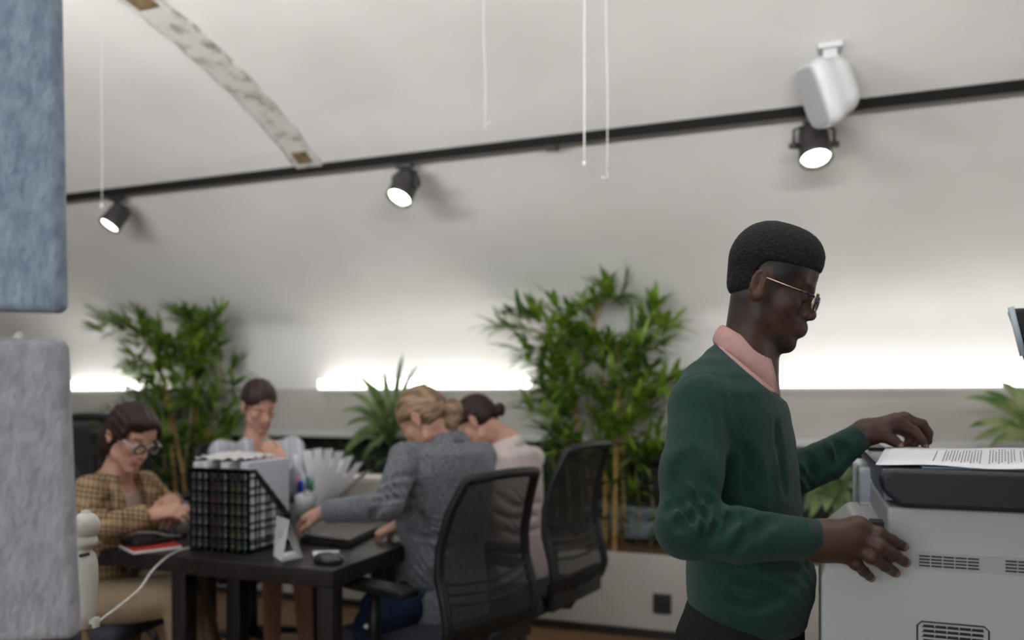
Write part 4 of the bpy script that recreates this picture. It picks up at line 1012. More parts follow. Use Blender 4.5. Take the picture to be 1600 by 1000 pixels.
# --- woman in the checked blazer, left end of the desk
H1 = hframe(Ut(203, 683, 2.90), -8, 25, 4, 0.92); H1.ear = 0.85
nk = Ut(183, 742, 2.93); hip = Ut(155, 938, 2.97)
t1, b1, u_, v_, w1 = seated('woman in a brown checked blazer and glasses sitting at the left side of the desk', H1, nk,
    Ut(140, 768, 2.82), Ut(225, 760, 3.05), Ut(140, 828, 2.72), Ut(268, 800, 3.06), Ut(240, 803, 2.82), Ut(268, 782, 2.98), hip, 10, m_plaid, m_khaki,
    Ut(283, 930, 2.80), Ut(292, 885, 3.05), Ut(300, 1090, 2.75), Ut(330, 1060, 3.1),
    [(Vector((0.85, 0.30, 0.15)), Vector((-0.3, -0.6, 0.8)), 1, (25, 35, 25), None), (Vector((0.6, -0.6, -0.2)), Vector((0.5, 0.1, 0.8)), -1, (30, 35, 25), None)],
    thick=0.010, hem=0.17, crease=[[(130, 800), (150, 812), (172, 806)], [(140, 780), (160, 790), (176, 775)], [(195, 800), (202, 812), (205, 826)], [(245, 760), (252, 772), (256, 785)]], seams=[[(152, 745), (158, 765), (158, 790)]], v_open=(0.125, 0.12, 0.125, 0.062, 0.22), blouse=m_nude,
    folds=[(Ut(150, 800, 2.75), 0.05, (0.4, 0, 1), 0.05, 0.006), (Ut(200, 815, 2.78), 0.05, (1, 0, 0.2), 0.05, 0.005), (Ut(255, 770, 3.0), 0.05, (1, 0, 0.3), 0.05, 0.005)], sleeve=(0.056, 0.047, 0.041))
face_hair(H1, b1, m_hair_dk, extra=[EL(H1(0.045, -0.012, 0.088), [0.058*0.9, 0.066*0.9, 0.036*0.9], H1.R, 0.02), EL(H1(0.020, -0.078, 0.045), [0.045, 0.014, 0.042], H1.R, 0.015), EL(H1(0.020, 0.078, 0.045), [0.045, 0.014, 0.042], H1.R, 0.015), EL(H1(-0.065, 0, -0.02), [0.045, 0.062, 0.055], H1.R, 0.02), EL(H1(-0.040, -0.055, -0.035), [0.038, 0.030, 0.058], H1.R, 0.02), EL(H1(-0.040, 0.055, -0.035), [0.038, 0.030, 0.058], H1.R, 0.02), EL(H1(0.106, 0.016, 0.044), [0.036, 0.046, 0.034], H1.R, 0.010, 's')], back_z=-0.095, front=0.016)
g1 = glasses(H1, t1, 'glasses', m_bluehorn, m_clear, r=0.0030)
mb = MB()
for y in (-1, 1): mb.tube([H1(0.1135, 0.033*y+0.0245*math.cos(a), 0.001+0.0195*math.sin(a)) for a in [2*PI*k/20 for k in range(20)]], 0.0032, 6, close=True)
o = mb.build('rim', m_darkrim, t1, world=True); o.parent = g1
mb = MB()     # lapels of the open blazer
for s in (-1, 1):
    pts = [nk+u_*0.02+v_*0.070*s-w1*0.0, nk+u_*0.105+v_*0.092*s-w1*0.05, nk+u_*0.128+v_*0.105*s-w1*0.11, nk+u_*0.140+v_*0.065*s-w1*0.20, nk+u_*0.140+v_*0.030*s-w1*0.30, nk+u_*0.135+v_*0.042*s-w1*0.18, nk+u_*0.105+v_*0.050*s-w1*0.06, nk+u_*0.045+v_*0.054*s+w1*0.01]
    mb.prism(pts, u_*0.006)
mb.build('lapels', m_plaid, t1, world=True)

# --- woman in the striped blouse, behind the magazine files
H2 = hframe(Ut(405, 634, 3.78), -30, 27, -8, 0.92); H2.ear = 0.9
nk = Ut(400, 688, 3.84); hip = Ut(395, 862, 3.95)
t2, b2, u_, v_, w2 = seated('woman in a pale striped blouse with dark pulled-back hair, behind the magazine files', H2, nk,
    Ut(346, 706, 3.72), Ut(457, 700, 3.90), Ut(332, 785, 3.58), Ut(478, 775, 3.72), Ut(385, 790, 3.45), Ut(440, 722, 3.55), hip, -35, m_stripe, None,
    Ut(425, 872, 3.55), Ut(470, 868, 3.65), Ut(425, 1010, 3.62), Ut(478, 1000, 3.75),
    [(Vector((0.8, -0.4, -0.1)), Vector((0, 0, 1)), 1, (20, 30, 20), None), (Vector((-0.55, -0.35, 0.6)), Vector((0.5, -0.6, 0.2)), -1, (45, 50, 30), None)],
    thick=0.006, v_open=(0.075, 0.05, 0.055, 0.026, 0.115), collar=m_stripe, folds=[(Ut(350, 740, 3.65), 0.06, (1, 0, 0.3), 0.06, 0.005), (Ut(465, 740, 3.8), 0.05, (1, 0, 0.4), 0.05, 0.005), (Ut(400, 770, 3.75), 0.08, (1, 0, 0.2), 0.07, 0.005)], bare=True, sleeve=(0.054, 0.045, 0.038), res=0.0045)
face_hair(H2, b2, m_hair_dk, extra=[EL(H2(-0.10, 0, 0.0), [0.035, 0.035, 0.035], H2.R, 0.01)], back_z=-0.06)
sk = [EL(hip+Vector((0, 0, -0.01)), (0.15, 0.175, 0.12), np.array([list(u_), list(v_), list(w2)]), 0.03), RC(hip-v_*0.08, Ut(424, 875, 3.62), 0.10, 0.085, 0.03), RC(hip+v_*0.08, Ut(468, 870, 3.72), 0.10, 0.085, 0.03)]
sdf_obj('skirt', sk, 0.008, mat('brown_skirt', (0.10, 0.05, 0.03), 0.85), t2)

# --- blonde woman in the grey blazer, from behind
H3 = hframe(Ut(664, 657, 2.93), 176, 40, 0, 0.92); H3.ear = 0.9
nk = Ut(698, 680, 2.95); hip = Ut(690, 925, 2.98)
lf = Ut(505, 800, 2.88)
t3, b3, u_, v_, w3 = seated('blonde woman with a low bun in a grey wool blazer, seen from behind', H3, nk,
    Ut(752, 714, 3.08), Ut(633, 716, 2.84), Ut(690, 840, 3.12), Ut(606, 790, 2.66), Ut(622, 820, 2.96), lf, hip, 165, m_grey, m_jeans,
    Ut(590, 948, 3.15), Ut(585, 975, 2.75), Ut(575, 1120, 3.15), Ut(560, 1130, 2.75),
    [(Vector((-0.75, -0.35, -0.40)), Vector((-0.4, -0.3, 0.85)), -1, (60, 70, 40), [(0.030, 0.026, -0.012), (0.055, 0.028, -0.035), (0.070, 0.018, -0.055), (0.075, 0.0, -0.062)]), (Vector((-0.95, 0.15, -0.25)), Vector((-0.2, -0.35, 0.9)), 1, (30, 40, 30), None)],
    thick=0.012, hem=0.09, collar=m_grey, crease=[[(652, 742), (618, 744), (590, 756)], [(655, 760), (616, 762), (585, 770)], [(648, 778), (614, 777), (582, 786)], [(600, 790), (585, 800), (580, 812)], [(655, 850), (680, 862), (705, 858)], [(640, 830), (660, 842), (690, 836)], [(672, 890), (676, 915), (684, 940)], [(640, 925), (665, 928), (690, 918)], [(655, 800), (668, 830), (672, 870)]], seams=[[(706, 690), (700, 740), (696, 800), (694, 860), (692, 930)], [(633, 690), (640, 705), (646, 735), (640, 765)]], sleeve=(0.057, 0.052, 0.042), lat=(0.160, 0.160, 0.182, 0.195), fore=(0.135, 0.125, 0.130, 0.115),
    folds=[(Ut(612, 765, 2.65), 0.035, (0.45, 0, 1), 0.055, 0.007), (Ut(690, 830, 2.85), 0.07, (0.3, 0, 1), 0.07, 0.006), (Ut(700, 920, 2.85), 0.07, (1, 0, 0.3), 0.06, 0.007), (Ut(560, 790, 2.7), 0.05, (1, 0, 0.4), 0.06, 0.004), (Ut(660, 890, 2.8), 0.06, (0.7, 0, 1), 0.06, 0.006), (Ut(720, 740, 2.9), 0.07, (1, 0, -0.3), 0.08, 0.004)])
face_hair(H3, b3, m_hair_bl, extra=[EL(Ut(707, 645, 2.92), [0.040, 0.040, 0.055], None, 0.008), EL(Ut(702, 662, 2.92), [0.034, 0.034, 0.034], None, 0.012), EL(H3(-0.08, 0, 0.03), [0.03, 0.045, 0.04], H3.R, 0.02)], back_z=-0.055, bump=0.0022)
mb = MB(); d_ = (Ut(622, 820, 2.96)-Ut(690, 840, 3.12)).normalized(); c_ = Ut(624, 820.5, 2.963); mb.tube([c_-d_*0.012, c_+d_*0.012], 0.034, 18, caps=False)
o = mb.build('bracelet', m_bplastic, t3, world=True); o.modifiers.new('s', 'SOLIDIFY').thickness = 0.005

# --- dark-haired woman in the pale shirt beyond her
H4 = hframe(Ut(749, 660, 3.42), 176, 42, 0, 0.88); H4.ear = 0.9
nk = Ut(792, 688, 3.45); hip = Ut(800, 885, 3.48)
t4, b4, u_, v_, w4 = seated('dark-haired woman with a small bun in a pale pink shirt, leaning over the desk', H4, nk,
    Ut(832, 716, 3.62), Ut(757, 722, 3.32), Ut(760, 800, 3.7), Ut(690, 800, 3.2), Ut(660, 800, 3.72), Ut(640, 795, 3.45), hip, 165, m_cream, m_greytr,
    Ut(720, 890, 3.65), Ut(700, 900, 3.35), Ut(700, 1020, 3.65), Ut(690, 1030, 3.35),
    [(Vector((-0.9, 0, -0.2)), Vector((0, 0, 1)), -1, (30, 40, 20), None), (Vector((-0.9, 0.1, -0.2)), Vector((0, 0, 1)), 1, (30, 40, 20), None)],
    thick=0.008, hem=0.02, crease=[[(770, 800), (800, 812), (840, 806)], [(775, 770), (800, 790), (845, 785)], [(780, 830), (810, 835), (845, 826)]], lat=(0.16, 0.155, 0.175, 0.18), fore=(0.135, 0.125, 0.125, 0.110),
    folds=[(Ut(820, 780, 3.3), 0.08, (0.5, 0, 1), 0.07, 0.006), (Ut(815, 830, 3.3), 0.08, (0.6, 0, 1), 0.06, 0.006)], res=0.0045, collar=m_cream)
face_hair(H4, b4, m_hair_dk, extra=[EL(Ut(781, 640, 3.40), [0.024, 0.026, 0.030], None, 0.005), EL(Ut(765, 650, 3.43), [0.03, 0.04, 0.035], None, 0.015)], back_z=-0.05)
# ------------------------------------------------------------ felt panels
m_feltb = mat('felt_bluish_lit', (0.22, 0.29, 0.38), 0.95, 0.8, 160, spec=0.05, col2=(0.36, 0.44, 0.54), cscale=55, cdetail=8, stretch=(1, 1, 0.55))  # upper panel: the bluish light on the felt is put into its colour
m_feltg = mat('felt_greyer_lit', (0.30, 0.31, 0.34), 0.95, 0.8, 160, spec=0.05, col2=(0.41, 0.42, 0.45), cscale=55, cdetail=8, stretch=(1, 1, 0.55))  # lower panel: same felt, with the greyer light there put into its colour
def felt(px_t, py_t, px_b, py_b, t_, m, label, z_over=None, turn=38):
    a, b = Ut(px_t, py_t, t_), Ut(px_b, py_b, t_); zt_, zb_ = (z_over or a.z), b.z; w_ = 0.9
    slope = ((b-a).xy.length)*(1 if px_b > px_t else -1)/(a.z-b.z)
    t = thing('felt_panel', label, 'acoustic panel', (b.x, b.y, zb_), math.radians(turn))
    h = zt_-zb_; mb = MB(); mb.box((-w_, 0, 0), (0, 0.03, h), bev=0.012)
    mb.v = [(p[0]-p[2]*slope, p[1], p[2]) for p in mb.v]; mb.build('panel', m, t); return t
tu = felt(93, 0, 101, 488, 0.93, m_feltb, 'upper felt acoustic panel at the left edge, coloured as in bluish light', z_over=2.2)
for dx in (-0.75, -0.15): mb = MB(); mb.tube([(dx, 0.015, 2.19-tu.location.z), (dx, 0.015, 2.93-tu.location.z)], 0.002, 6); mb.build('suspension_wire', m_bmetal, tu)
tl = felt(104, 529, 122, 1000, 0.93, m_feltg, 'lower felt panel at the left edge, coloured as in greyer light')
hl = Ut(104, 529, 0.93).z-tl.location.z
mb = MB(); mb.ball((-0.062, 0.015, hl), 0.008, 10); mb.build('clip', m_sill, tl)
for dx in (-0.75, -0.2): mb = MB(); mb.box((dx-0.02, -0.005, -tl.location.z), (dx+0.02, 0.035, 0.06)); mb.box((dx-0.03, -0.14, -tl.location.z), (dx+0.03, 0.16, 0.015-tl.location.z)); mb.build('stand_foot', m_bmetal, tl)
# ------------------------------------------------------------ white jointed stand
m_white = mat('white_plastic', (0.55, 0.54, 0.50), 0.45, spec=0.4)
b = Ut(134, 822, 1.85); t = thing('lamp_stand', 'white plastic jointed stand with a plugged cable, beside the lower felt panel', 'stand', (b.x, b.y, 0))
mb = MB(); mb.ball((b.x, b.y, b.z), (0.031, 0.031, 0.033), 20); mb.tube([(b.x, b.y, b.z+0.02), (b.x, b.y, b.z+0.036)], 0.010, 10); mb.build('joint', m_white, t, world=True)
mb = MB(); mb.lathe([(0.024, b.z-0.020), (0.029, b.z-0.034), (0.029, b.z-0.042), (0.020, b.z-0.050), (0.016, b.z-0.056), (0.022, b.z-0.064), (0.028, b.z-0.085), (0.029, b.z-0.13), (0.026, b.z-0.19), (0.021, b.z-0.235), (0.0, b.z-0.236)], 24, Matrix.Translation((b.x-0.004, b.y, 0))); mb.build('arm', m_white, t, world=True)
mb = MB(); mb.tube([(b.x, b.y, 0.01), (b.x, b.y, b.z-0.23)], 0.009, 10); mb.lathe([(0, 0), (0.11, 0), (0.11, 0.012), (0.0, 0.018)], 24, Matrix.Translation((b.x, b.y, 0))); mb.build('pole', m_brown, t, world=True)
q = Ut(127, 868, 1.82); mb = MB(); mb.tube([q+Vector((0, -0.004, 0)), q+Vector((0.0, 0.02, 0))], 0.004, 8); mb.build('screw', m_bmetal, t, world=True)
q = Ut(147, 972, 1.84); mb = MB(); mb.box((q.x-0.014, q.y-0.006, q.z-0.006), (q.x+0.006, q.y+0.006, q.z+0.006), bev=0.002); mb.box((q.x+0.001, q.y-0.008, q.z-0.012), (q.x+0.010, q.y+0.008, q.z+0.012), bev=0.002); mb.build('plug', m_white, t, world=True)
stand_plug = q
# ------------------------------------------------------------ desks
m_desk = mat('black_brown_desk', (0.009, 0.007, 0.008), 0.4, 0.1, 60, spec=0.35, col2=(0.018, 0.013, 0.013), cscale=8, cdetail=6, stretch=(6, 1, 1))
ZD = 0.745
def desk(x0, x1, y0, y1, label, legs):
    t = thing('desk', label, 'desk', ((x0+x1)/2, (y0+y1)/2, 0), group=None)
    mb = MB(); mb.box((x0, y0, ZD-0.055), (x1, y1, ZD), bev=0.003); mb.build('desk_top', m_desk, t, world=True)
    for (lx, ly) in legs:
        mb = MB(); mb.box((lx-0.029, ly-0.029, 0), (lx+0.029, ly+0.029, ZD-0.055), bev=0.003); mb.build('leg', m_desk, t, world=True)
    return t
DX0, DXM, DX1, DY0, DY1 = -2.44, -1.955, -1.372, 2.105, 3.50
desk(DX0, DXM-0.002, DY0+0.012, DY1, 'black-brown desk under the red notebook, left of the pair', [(DXM-0.034, DY0+0.045), (DX0+0.1, DY1-0.05), (DXM-0.034, DY1-0.05), (DX0+0.1, DY0+0.55)])
desk(DXM, DX1, DY0, DY1, 'black-brown desk under the mouse and closed laptop, right of the pair', [(DX1-0.032, DY0+0.032), (DX1-0.032, DY1-0.05), (DXM+0.05, DY1-0.05), (DXM+0.07, DY0+0.19)])
# ------------------------------------------------------------ mesh office chairs
m_mesh = mesh_fabric('black_chair_mesh', (0.006, 0.006, 0.007), 0.27)
m_seatf = mat('dark_blue_grey_seat_fabric', (0.045, 0.045, 0.060), 0.95, 0.3, 300, spec=0.1)
m_frame_b = mat('chair_frame_plastic', (0.006, 0.007, 0.009), 0.4, spec=0.35)
def back_prof(s):        # s 0 bottom .. 1 top -> (x, z, half width)
    K = [(0.00, -0.205, 0.475, 0.185), (0.06, -0.250, 0.485, 0.222), (0.16, -0.275, 0.545, 0.232), (0.28, -0.262, 0.620, 0.230), (0.42, -0.232, 0.715, 0.228), (0.60, -0.232, 0.805, 0.222), (0.80, -0.262, 0.915, 0.210), (1.0, -0.308, 1.015, 0.185)]
    for a, b in zip(K, K[1:]):
        if s <= b[0]+1e-9:
            h = (s-a[0])/(b[0]-a[0]); return [a[i]+(b[i]-a[i])*h for i in (1, 2, 3)]
def make_chair(label, loc, ang, group=None):
    t = thing('office_chair', label, 'chair', loc, math.radians(ang), group)
    mb = MB(); mb.box((-0.22, -0.24, 0.415), (0.26, 0.24, 0.480), bev=0.03); mb.build('seat', m_seatf, t)
    # frame loop
    L_, R_ = [], []
    for i in range(25):
        x, z, hw = back_prof(i/24); L_.append((x, hw, z)); R_.append((x, -hw, z))
    xt, zt_, hw = back_prof(1.0); topc = [(xt-0.004-0.022*math.cos(k*PI/8-PI/2)*1.0, hw*math.cos(k*PI/8), zt_+0.014*math.sin(k*PI/8)) for k in range(1, 8)]
    xb, zb, hb = back_prof(0.0); botc = [(xb-0.01*math.sin(k*PI/8), -hb*math.cos(k*PI/8), zb-0.03*math.sin(k*PI/8)) for k in range(1, 8)]
    loop = L_+topc+R_[::-1]+botc; mb = MB(); n = len(loop)
    mb.tube(loop, [0.017 if i < 58 else 0.021 for i in range(n)], 8, close=True); mb.build('back_frame', m_frame_b, t)
    mb = MB(); v = []; N = 24; K_ = 10
    for i in range(N+1):
        x, z, hw = back_prof(i/N)
        for j in range(K_+1):
            y = hw*(1-2*j/K_); bow = -0.020*(1-(y/hw)**2); v.append((x+bow, y, z))
    mb.add(v, [(i*(K_+1)+j, i*(K_+1)+j+1, (i+1)*(K_+1)+j+1, (i+1)*(K_+1)+j) for i in range(N) for j in range(K_)], True); mb.build('back_mesh', m_mesh, t)
    for k, s in enumerate((0.30, 0.345, 0.39)):
        x, z, hw = back_prof(s); mb = MB(); mb.tube([(x+0.002-0.028*(1-(y/hw)**2), y, z-0.02*(1-(y/hw)**2)) for y in [hw*(1-2*j/12) for j in range(13)]], 0.006, 6); mb.build('lumbar_bar', m_frame_b, t)
    x, z, hw = back_prof(0.08); mb = MB(); mb.box((x-0.01, -hw, z-0.06), (x+0.02, hw, z+0.045), bev=0.01); mb.build('lower_shell', m_frame_b, t)
    mb = MB(); mb.tube([(-0.05, 0, 0.40), (-0.22, 0, 0.42), (-0.27, 0, 0.50)], 0.022, 8); mb.box((-0.12, -0.09, 0.37), (0.12, 0.09, 0.415), bev=0.01); mb.build('mechanism', m_frame_b, t)
    for s in (-1, 1):
        mb = MB(); mb.tube([(-0.03, 0.235*s, 0.40), (-0.01, 0.285*s, 0.42), (0.00, 0.285*s, 0.52), (-0.01, 0.285*s, 0.655)], 0.021, 8); a = mb.build('armrest', m_frame_b, t)
        mb = MB(); mb.box((-0.17, 0.245*s-0.0 if s > 0 else -0.33, 0.650), (0.11, 0.33 if s > 0 else -0.245, 0.680), bev=0.012); mb.build('arm_pad', m_frame_b, a)
        mb = MB(); mb.ball((0.018, 0.303*s, 0.535), (0.009, 0.006, 0.009), 10); mb.build('button', m_white, a)
    mb = MB(); mb.tube([(0, 0, 0.10), (0, 0, 0.38)], 0.024, 12); mb.build('gas_column', m_bmetal, t)
    mb = MB()
    for k in range(5):
        an = 2*PI*k/5+0.3; mb.tube([(0, 0, 0.11), (0.16*math.cos(an), 0.16*math.sin(an), 0.095), (0.30*math.cos(an), 0.30*math.sin(an), 0.065)], [0.03, 0.02, 0.015], 8)
    mb.build('star_base', m_frame_b, t)
    for k in range(5):
        an = 2*PI*k/5+0.3; c = (0.30*math.cos(an), 0.30*math.sin(an)); mb = MB(); mb.tube([(c[0]-0.02*math.sin(an), c[1]+0.02*math.cos(an), 0.027), (c[0]+0.02*math.sin(an), c[1]-0.02*math.cos(an), 0.027)], 0.027, 12); mb.build('caster', m_bplastic, t)
    return t
def place_chair(src, label, loc, ang, group=None):
    c = copy_tree(src); c.location = loc; c.rotation_euler = (0, 0, math.radians(ang)); c['label'] = label; return c
ang1 = 163
def seat_loc(px, t, ang, back=0.26):    # chair origin from the middle of its backrest
    p = Ut(px, 620, t); a = math.radians(ang); return (p.x+math.cos(a)*back, p.y+math.sin(a)*back, 0)
c1 = make_chair('nearest black mesh chair, behind the blonde woman in the grey blazer', seat_loc(768, 2.66, ang1), ang1)
c2 = place_chair(c1, 'black mesh chair turned edge-on beside the bamboo, behind the woman in the pale shirt', seat_loc(903, 3.2, 170), 170); c2.scale = (1, 1, 1.06)
c3 = place_chair(c1, 'black mesh chair under the woman in the checked blazer', (Ut(160, 905, 3.0).x-0.04, Ut(160, 905, 3.0).y+0.02, 0), 8)
c4 = place_chair(c1, 'black chair under the woman in the striped blouse', (Ut(395, 868, 3.98).x, Ut(395, 868, 3.98).y, 0), -35)
c5 = place_chair(c1, 'empty black chair behind the woman in the checked blazer', seat_loc(160, 3.95, 100), 100); c5.scale = (1, 1, 1.15)
m_bluechair = mat('blue_grey_upholstery', (0.06, 0.085, 0.115), 0.8)
p = Ut(104, 700, 4.3); t = thing('upholstered_chair', 'blue-grey upholstered chair back at the edge of the felt panel', 'chair', (p.x, p.y, 0), math.radians(200))
mb = MB(); mb.box((-0.03, -0.22, 0.62), (0.05, 0.22, 1.13), bev=0.04); mb.build('backrest', m_bluechair, t)
mb = MB(); mb.box((0.0, -0.23, 0.42), (0.45, 0.23, 0.50), bev=0.03); mb.build('seat', m_bluechair, t)
for sx in (0.03, 0.42):
    for sy in (-0.2, 0.2): mb = MB(); mb.tube([(sx, sy, 0), (sx, sy, 0.64 if sx < 0.1 else 0.43)], 0.014, 8); mb.build('leg', m_bmetal, t)
# ------------------------------------------------------------ magazine files with papers
m_file = mat('dark_teal_black_plastic', (0.008, 0.014, 0.018), 0.4, spec=0.5)
m_pap2 = mat('bluish_white_card', (0.50, 0.52, 0.60), 0.7)
def mag_file(x0, x1, y0, y1, z0, z1, label):
    t = thing('magazine_file', label, 'magazine file', ((x0+x1)/2, (y0+y1)/2, z0), group=None)
    zc = z0+(z1-z0)*0.36
    th = 0.003
    # front grid
    mb = MB(); cols = 2; H_ = z1-z0
    nx = 3
    for i in range(nx+1):
        x = x0+(x1-x0)*i/nx; wv = 0.0085 if 0 < i < nx else 0.009; mb.box((max(x0, x-wv), y0, z0), (min(x1, x+wv), y0+th, z1))
    for k, z in enumerate([0, 0.10, 0.14, 0.24, 0.28, 0.38, 0.42, 0.52, 0.56, 0.66, 0.70, 0.80, 0.84, 0.97]):
        if k % 2 == 0 or k == 13: mb.box((x0, y0, z0+z*H_), (x1, y0+th, z0+z*H_+0.012 if k else z0+0.016))
        else: mb.box((x0, y0, z0+z*H_), (x1, y0+th, z0+z*H_+0.005))
    mb.box((x0, y0, z1-0.014), (x1, y0+th, z1)); mb.build('front_grid', m_file, t, world=True)
    for sx in (x0, x1-th):
        mb = MB(); yd = y0+0.045
        def ztop(y): return z1 if y <= yd else z1+(zc-z1)*(y-yd)/(y1-yd)
        ys_ = [y0, y0+0.040, y0+0.060, y0+0.100, y0+0.118, y0+0.158, y0+0.176, y1-0.012]
        for i, y in enumerate(ys_): wv = 0.0075 if i in (0, 7) else 0.0035; mb.box((sx, y, z0), (sx+th, y+wv*1.6, ztop(y+wv*1.6)-0.002))
        for k, z in enumerate([0.0, 0.10, 0.14, 0.26, 0.35, 0.47, 0.56, 0.68, 0.77, 0.89]):
            zz = z0+z*H_; ye = y1 if zz <= zc else yd+(zz-z1)/(zc-z1)*(y1-yd)
            mb.box((sx, y0, zz), (sx+th, min(y1, ye), zz+(0.014 if k == 0 else 0.0055)))
        mb.prism([(sx, yd-0.002, z1), (sx, yd-0.002, z1-0.024), (sx, y1-0.02, zc-0.020), (sx, y1, zc-0.020), (sx, y1, zc)], (th, 0, 0))
        mb.box((sx, y0, z1-0.012), (sx+th, yd, z1)); mb.build('side_grid', m_file, t, world=True)
    mb = MB(); mb.box((x0, y0, z0), (x1, y1, z0+0.003)); mb.box((x0, y1-th, z0), (x1, y1, zc)); mb.build('tray', m_file, t, world=True)
fx0, fx1 = -2.035, -1.785; fy0, fy1 = 2.225, 2.465
cols_ = [(0.55, 0.55, 0.58), (0.52, 0.52, 0.57), (0.40, 0.06, 0.03), (0.55, 0.54, 0.56), (0.45, 0.50, 0.10), (0.50, 0.48, 0.58)]
for i in range(3):
    a_, b_ = fx0+(fx1-fx0)*i/3+0.0008, fx0+(fx1-fx0)*(i+1)/3-0.0008
    mag_file(a_, b_, fy0, fy1, ZD, 1.030, ['black grid magazine file, leftmost of the three on the desk', 'black grid magazine file, middle of the three on the desk', 'black grid magazine file, rightmost of the three, showing its slanted side'][i])
    for k in range(2):
        c_ = cols_[i*2+k]; xa = a_+0.008+k*(b_-a_-0.012)/2; xb = xa+(b_-a_-0.02)/2
        if i == 2 and k == 1: xb = b_-0.0045; c_ = (0.50, 0.52, 0.60)
        mb = MB(); mb.box((xa, fy0+0.008, ZD+0.006), (xb, fy1-0.006, (1.052+0.004*((i+k) % 2)) if i*2+k not in (2, 4) else 0.99), bev=0.002)
        o = mb.build('folder', mat('folder_%s' % 'abcdef'[i*2+k], c_, 0.6)); tag(o, ['white folder standing in the left magazine file, left one', 'pale folder standing in the left magazine file, right one', 'folder with a red lower spine in the middle magazine file', 'white folder in the middle magazine file, right of the red one', 'yellow-green folder in the right magazine file', 'tall bluish-white folder seen through the slanted side of the right file'][i*2+k], 'folder', 'folders in the magazine files')
m_bag = mat('crumpled_clear_film', (0.58, 0.57, 0.58), 0.15, 0.6, 60, spec=0.7)
mb = MB(); v = []; n = 18
for i in range(n+1):
    for j in range(n+1):
        x = fx0-0.005+0.20*i/n; y = fy0+0.03+0.20*j/n; v.append((x, y, 1.060+0.012*abs(nz(x*3, y*3, 20))+0.015*math.sin(PI*i/n)*math.sin(PI*j/n)))
mb.add(v, [(i*(n+1)+j, (i+1)*(n+1)+j, (i+1)*(n+1)+j+1, i*(n+1)+j+1) for i in range(n) for j in range(n)], True)
o = mb.build('plastic_sleeve', m_bag); o.modifiers.new('s', 'SOLIDIFY').thickness = 0.001; tag(o, 'crumpled clear plastic sleeve lying on top of the folders', 'plastic sleeve')
# ------------------------------------------------------------ things on the desk
def prism_px(name, corners, z0, z1, m, label, cat, bev=0.0, group=None, parts=None):
    P_ = [Uz(x, y, z1) for x, y in corners]; mb = MB(); mb.prism([(p.x, p.y, z0) for p in P_], (0, 0, z1-z0))
    c = sum(P_, Vector((0, 0, 0)))/len(P_); t = thing(name, label, cat, (c.x, c.y, z0), group=group)
    o = mb.build((parts or name+'_body'), m, t, world=True)
    if bev: b = o.modifiers.new('b', 'BEVEL'); b.width = bev; b.segments = 3
    return t, P_
m_lap = mat('dark_laptop_plastic', (0.022, 0.017, 0.018), 0.4, spec=0.5, col2=(0.05, 0.038, 0.036), cscale=3)
t, P_ = prism_px('laptop', [(468, 838), (546, 848), (590, 826), (497, 812)], ZD, ZD+0.022, m_bplastic, 'closed dark laptop on the desk under the blonde woman\'s sleeve', 'laptop', 0.005, parts='base')
mb = MB(); mb.prism([(p.x, p.y, ZD+0.0235) for p in P_], (0, 0, 0.008)); o = mb.build('lid', m_lap, t, world=True); b = o.modifiers.new('b', 'BEVEL'); b.width = 0.003; b.segments = 2
q = Uz(507, 834, ZD+0.032); mb = MB(); mb.box((q.x-0.018, q.y-0.004, ZD+0.0312), (q.x+0.018, q.y+0.004, ZD+0.0322)); mb.build('badge', mat('silver_badge', (0.5, 0.45, 0.42), 0.3, metal=0.8), t, world=True)
prism_px('note_pad', [(488, 861), (492, 872), (524, 872), (530, 860)], ZD, ZD+0.006, m_paper, 'small white paper pad behind the dark mouse', 'note pad')
c = Uz(513, 880, ZD); t = thing('computer_mouse', 'dark computer mouse near the front corner of the desk', 'mouse', c)
sdf_obj('shell', [EL((c.x, c.y, ZD+0.012), (0.054, 0.032, 0.024), None), BX((c.x, c.y, ZD-0.1), (0.2, 0.2, 0.1), None, 0.001, 0.003, 's')], 0.002, mat('glossy_blue_black', (0.018, 0.024, 0.032), 0.25, spec=0.6), t)
mb = MB(); mb.ball((c.x+0.026, c.y+0.004, ZD+0.030), (0.010, 0.004, 0.006), 10); mb.build('wheel', m_bplastic, t, world=True)
# tent card
A_, B_, C_, D_ = Uz(427, 868, ZD), Uz(441, 878, ZD), Uz(474, 871, ZD), Uz(462, 862, ZD); t = thing('tent_card', 'white folded paper tent card beside the magazine files', 'tent card', B_)
ap1 = Ut(432, 806, 2.56); ap2 = Ut(452, 812, 2.50)
mb = MB(); mb.add([A_, B_, ap2, ap1, C_, D_], [(0, 1, 2, 3), (2, 4, 5, 3)]); o = mb.build('card', m_paper, t, world=True); o.modifiers.new('s', 'SOLIDIFY').thickness = 0.002
mb = MB(); mb.prism([A_, B_, C_, D_], (0, 0, 0.003)); mb.build('base', m_paper, t, world=True)
k = (A_+B_+ap1+ap2)/4; nrm = (B_-A_).cross(ap1-A_).normalized()
if nrm.y > 0: nrm = -nrm
mb = MB()
for dz, wd in ((0.022, 0.010), (0.012, 0.014), (0.004, 0.012)): 
    d_ = (B_-A_).normalized(); c0 = k+Vector((0, 0, dz))+nrm*0.003; mb.add([c0-d_*wd, c0+d_*wd, c0+d_*wd+Vector((0, 0, 0.003)), c0-d_*wd+Vector((0, 0, 0.003))], [(0, 1, 2, 3)])
mb.build('printed_mark', mat('pinkish_print', (0.55, 0.30, 0.32), 0.7), t, world=True)
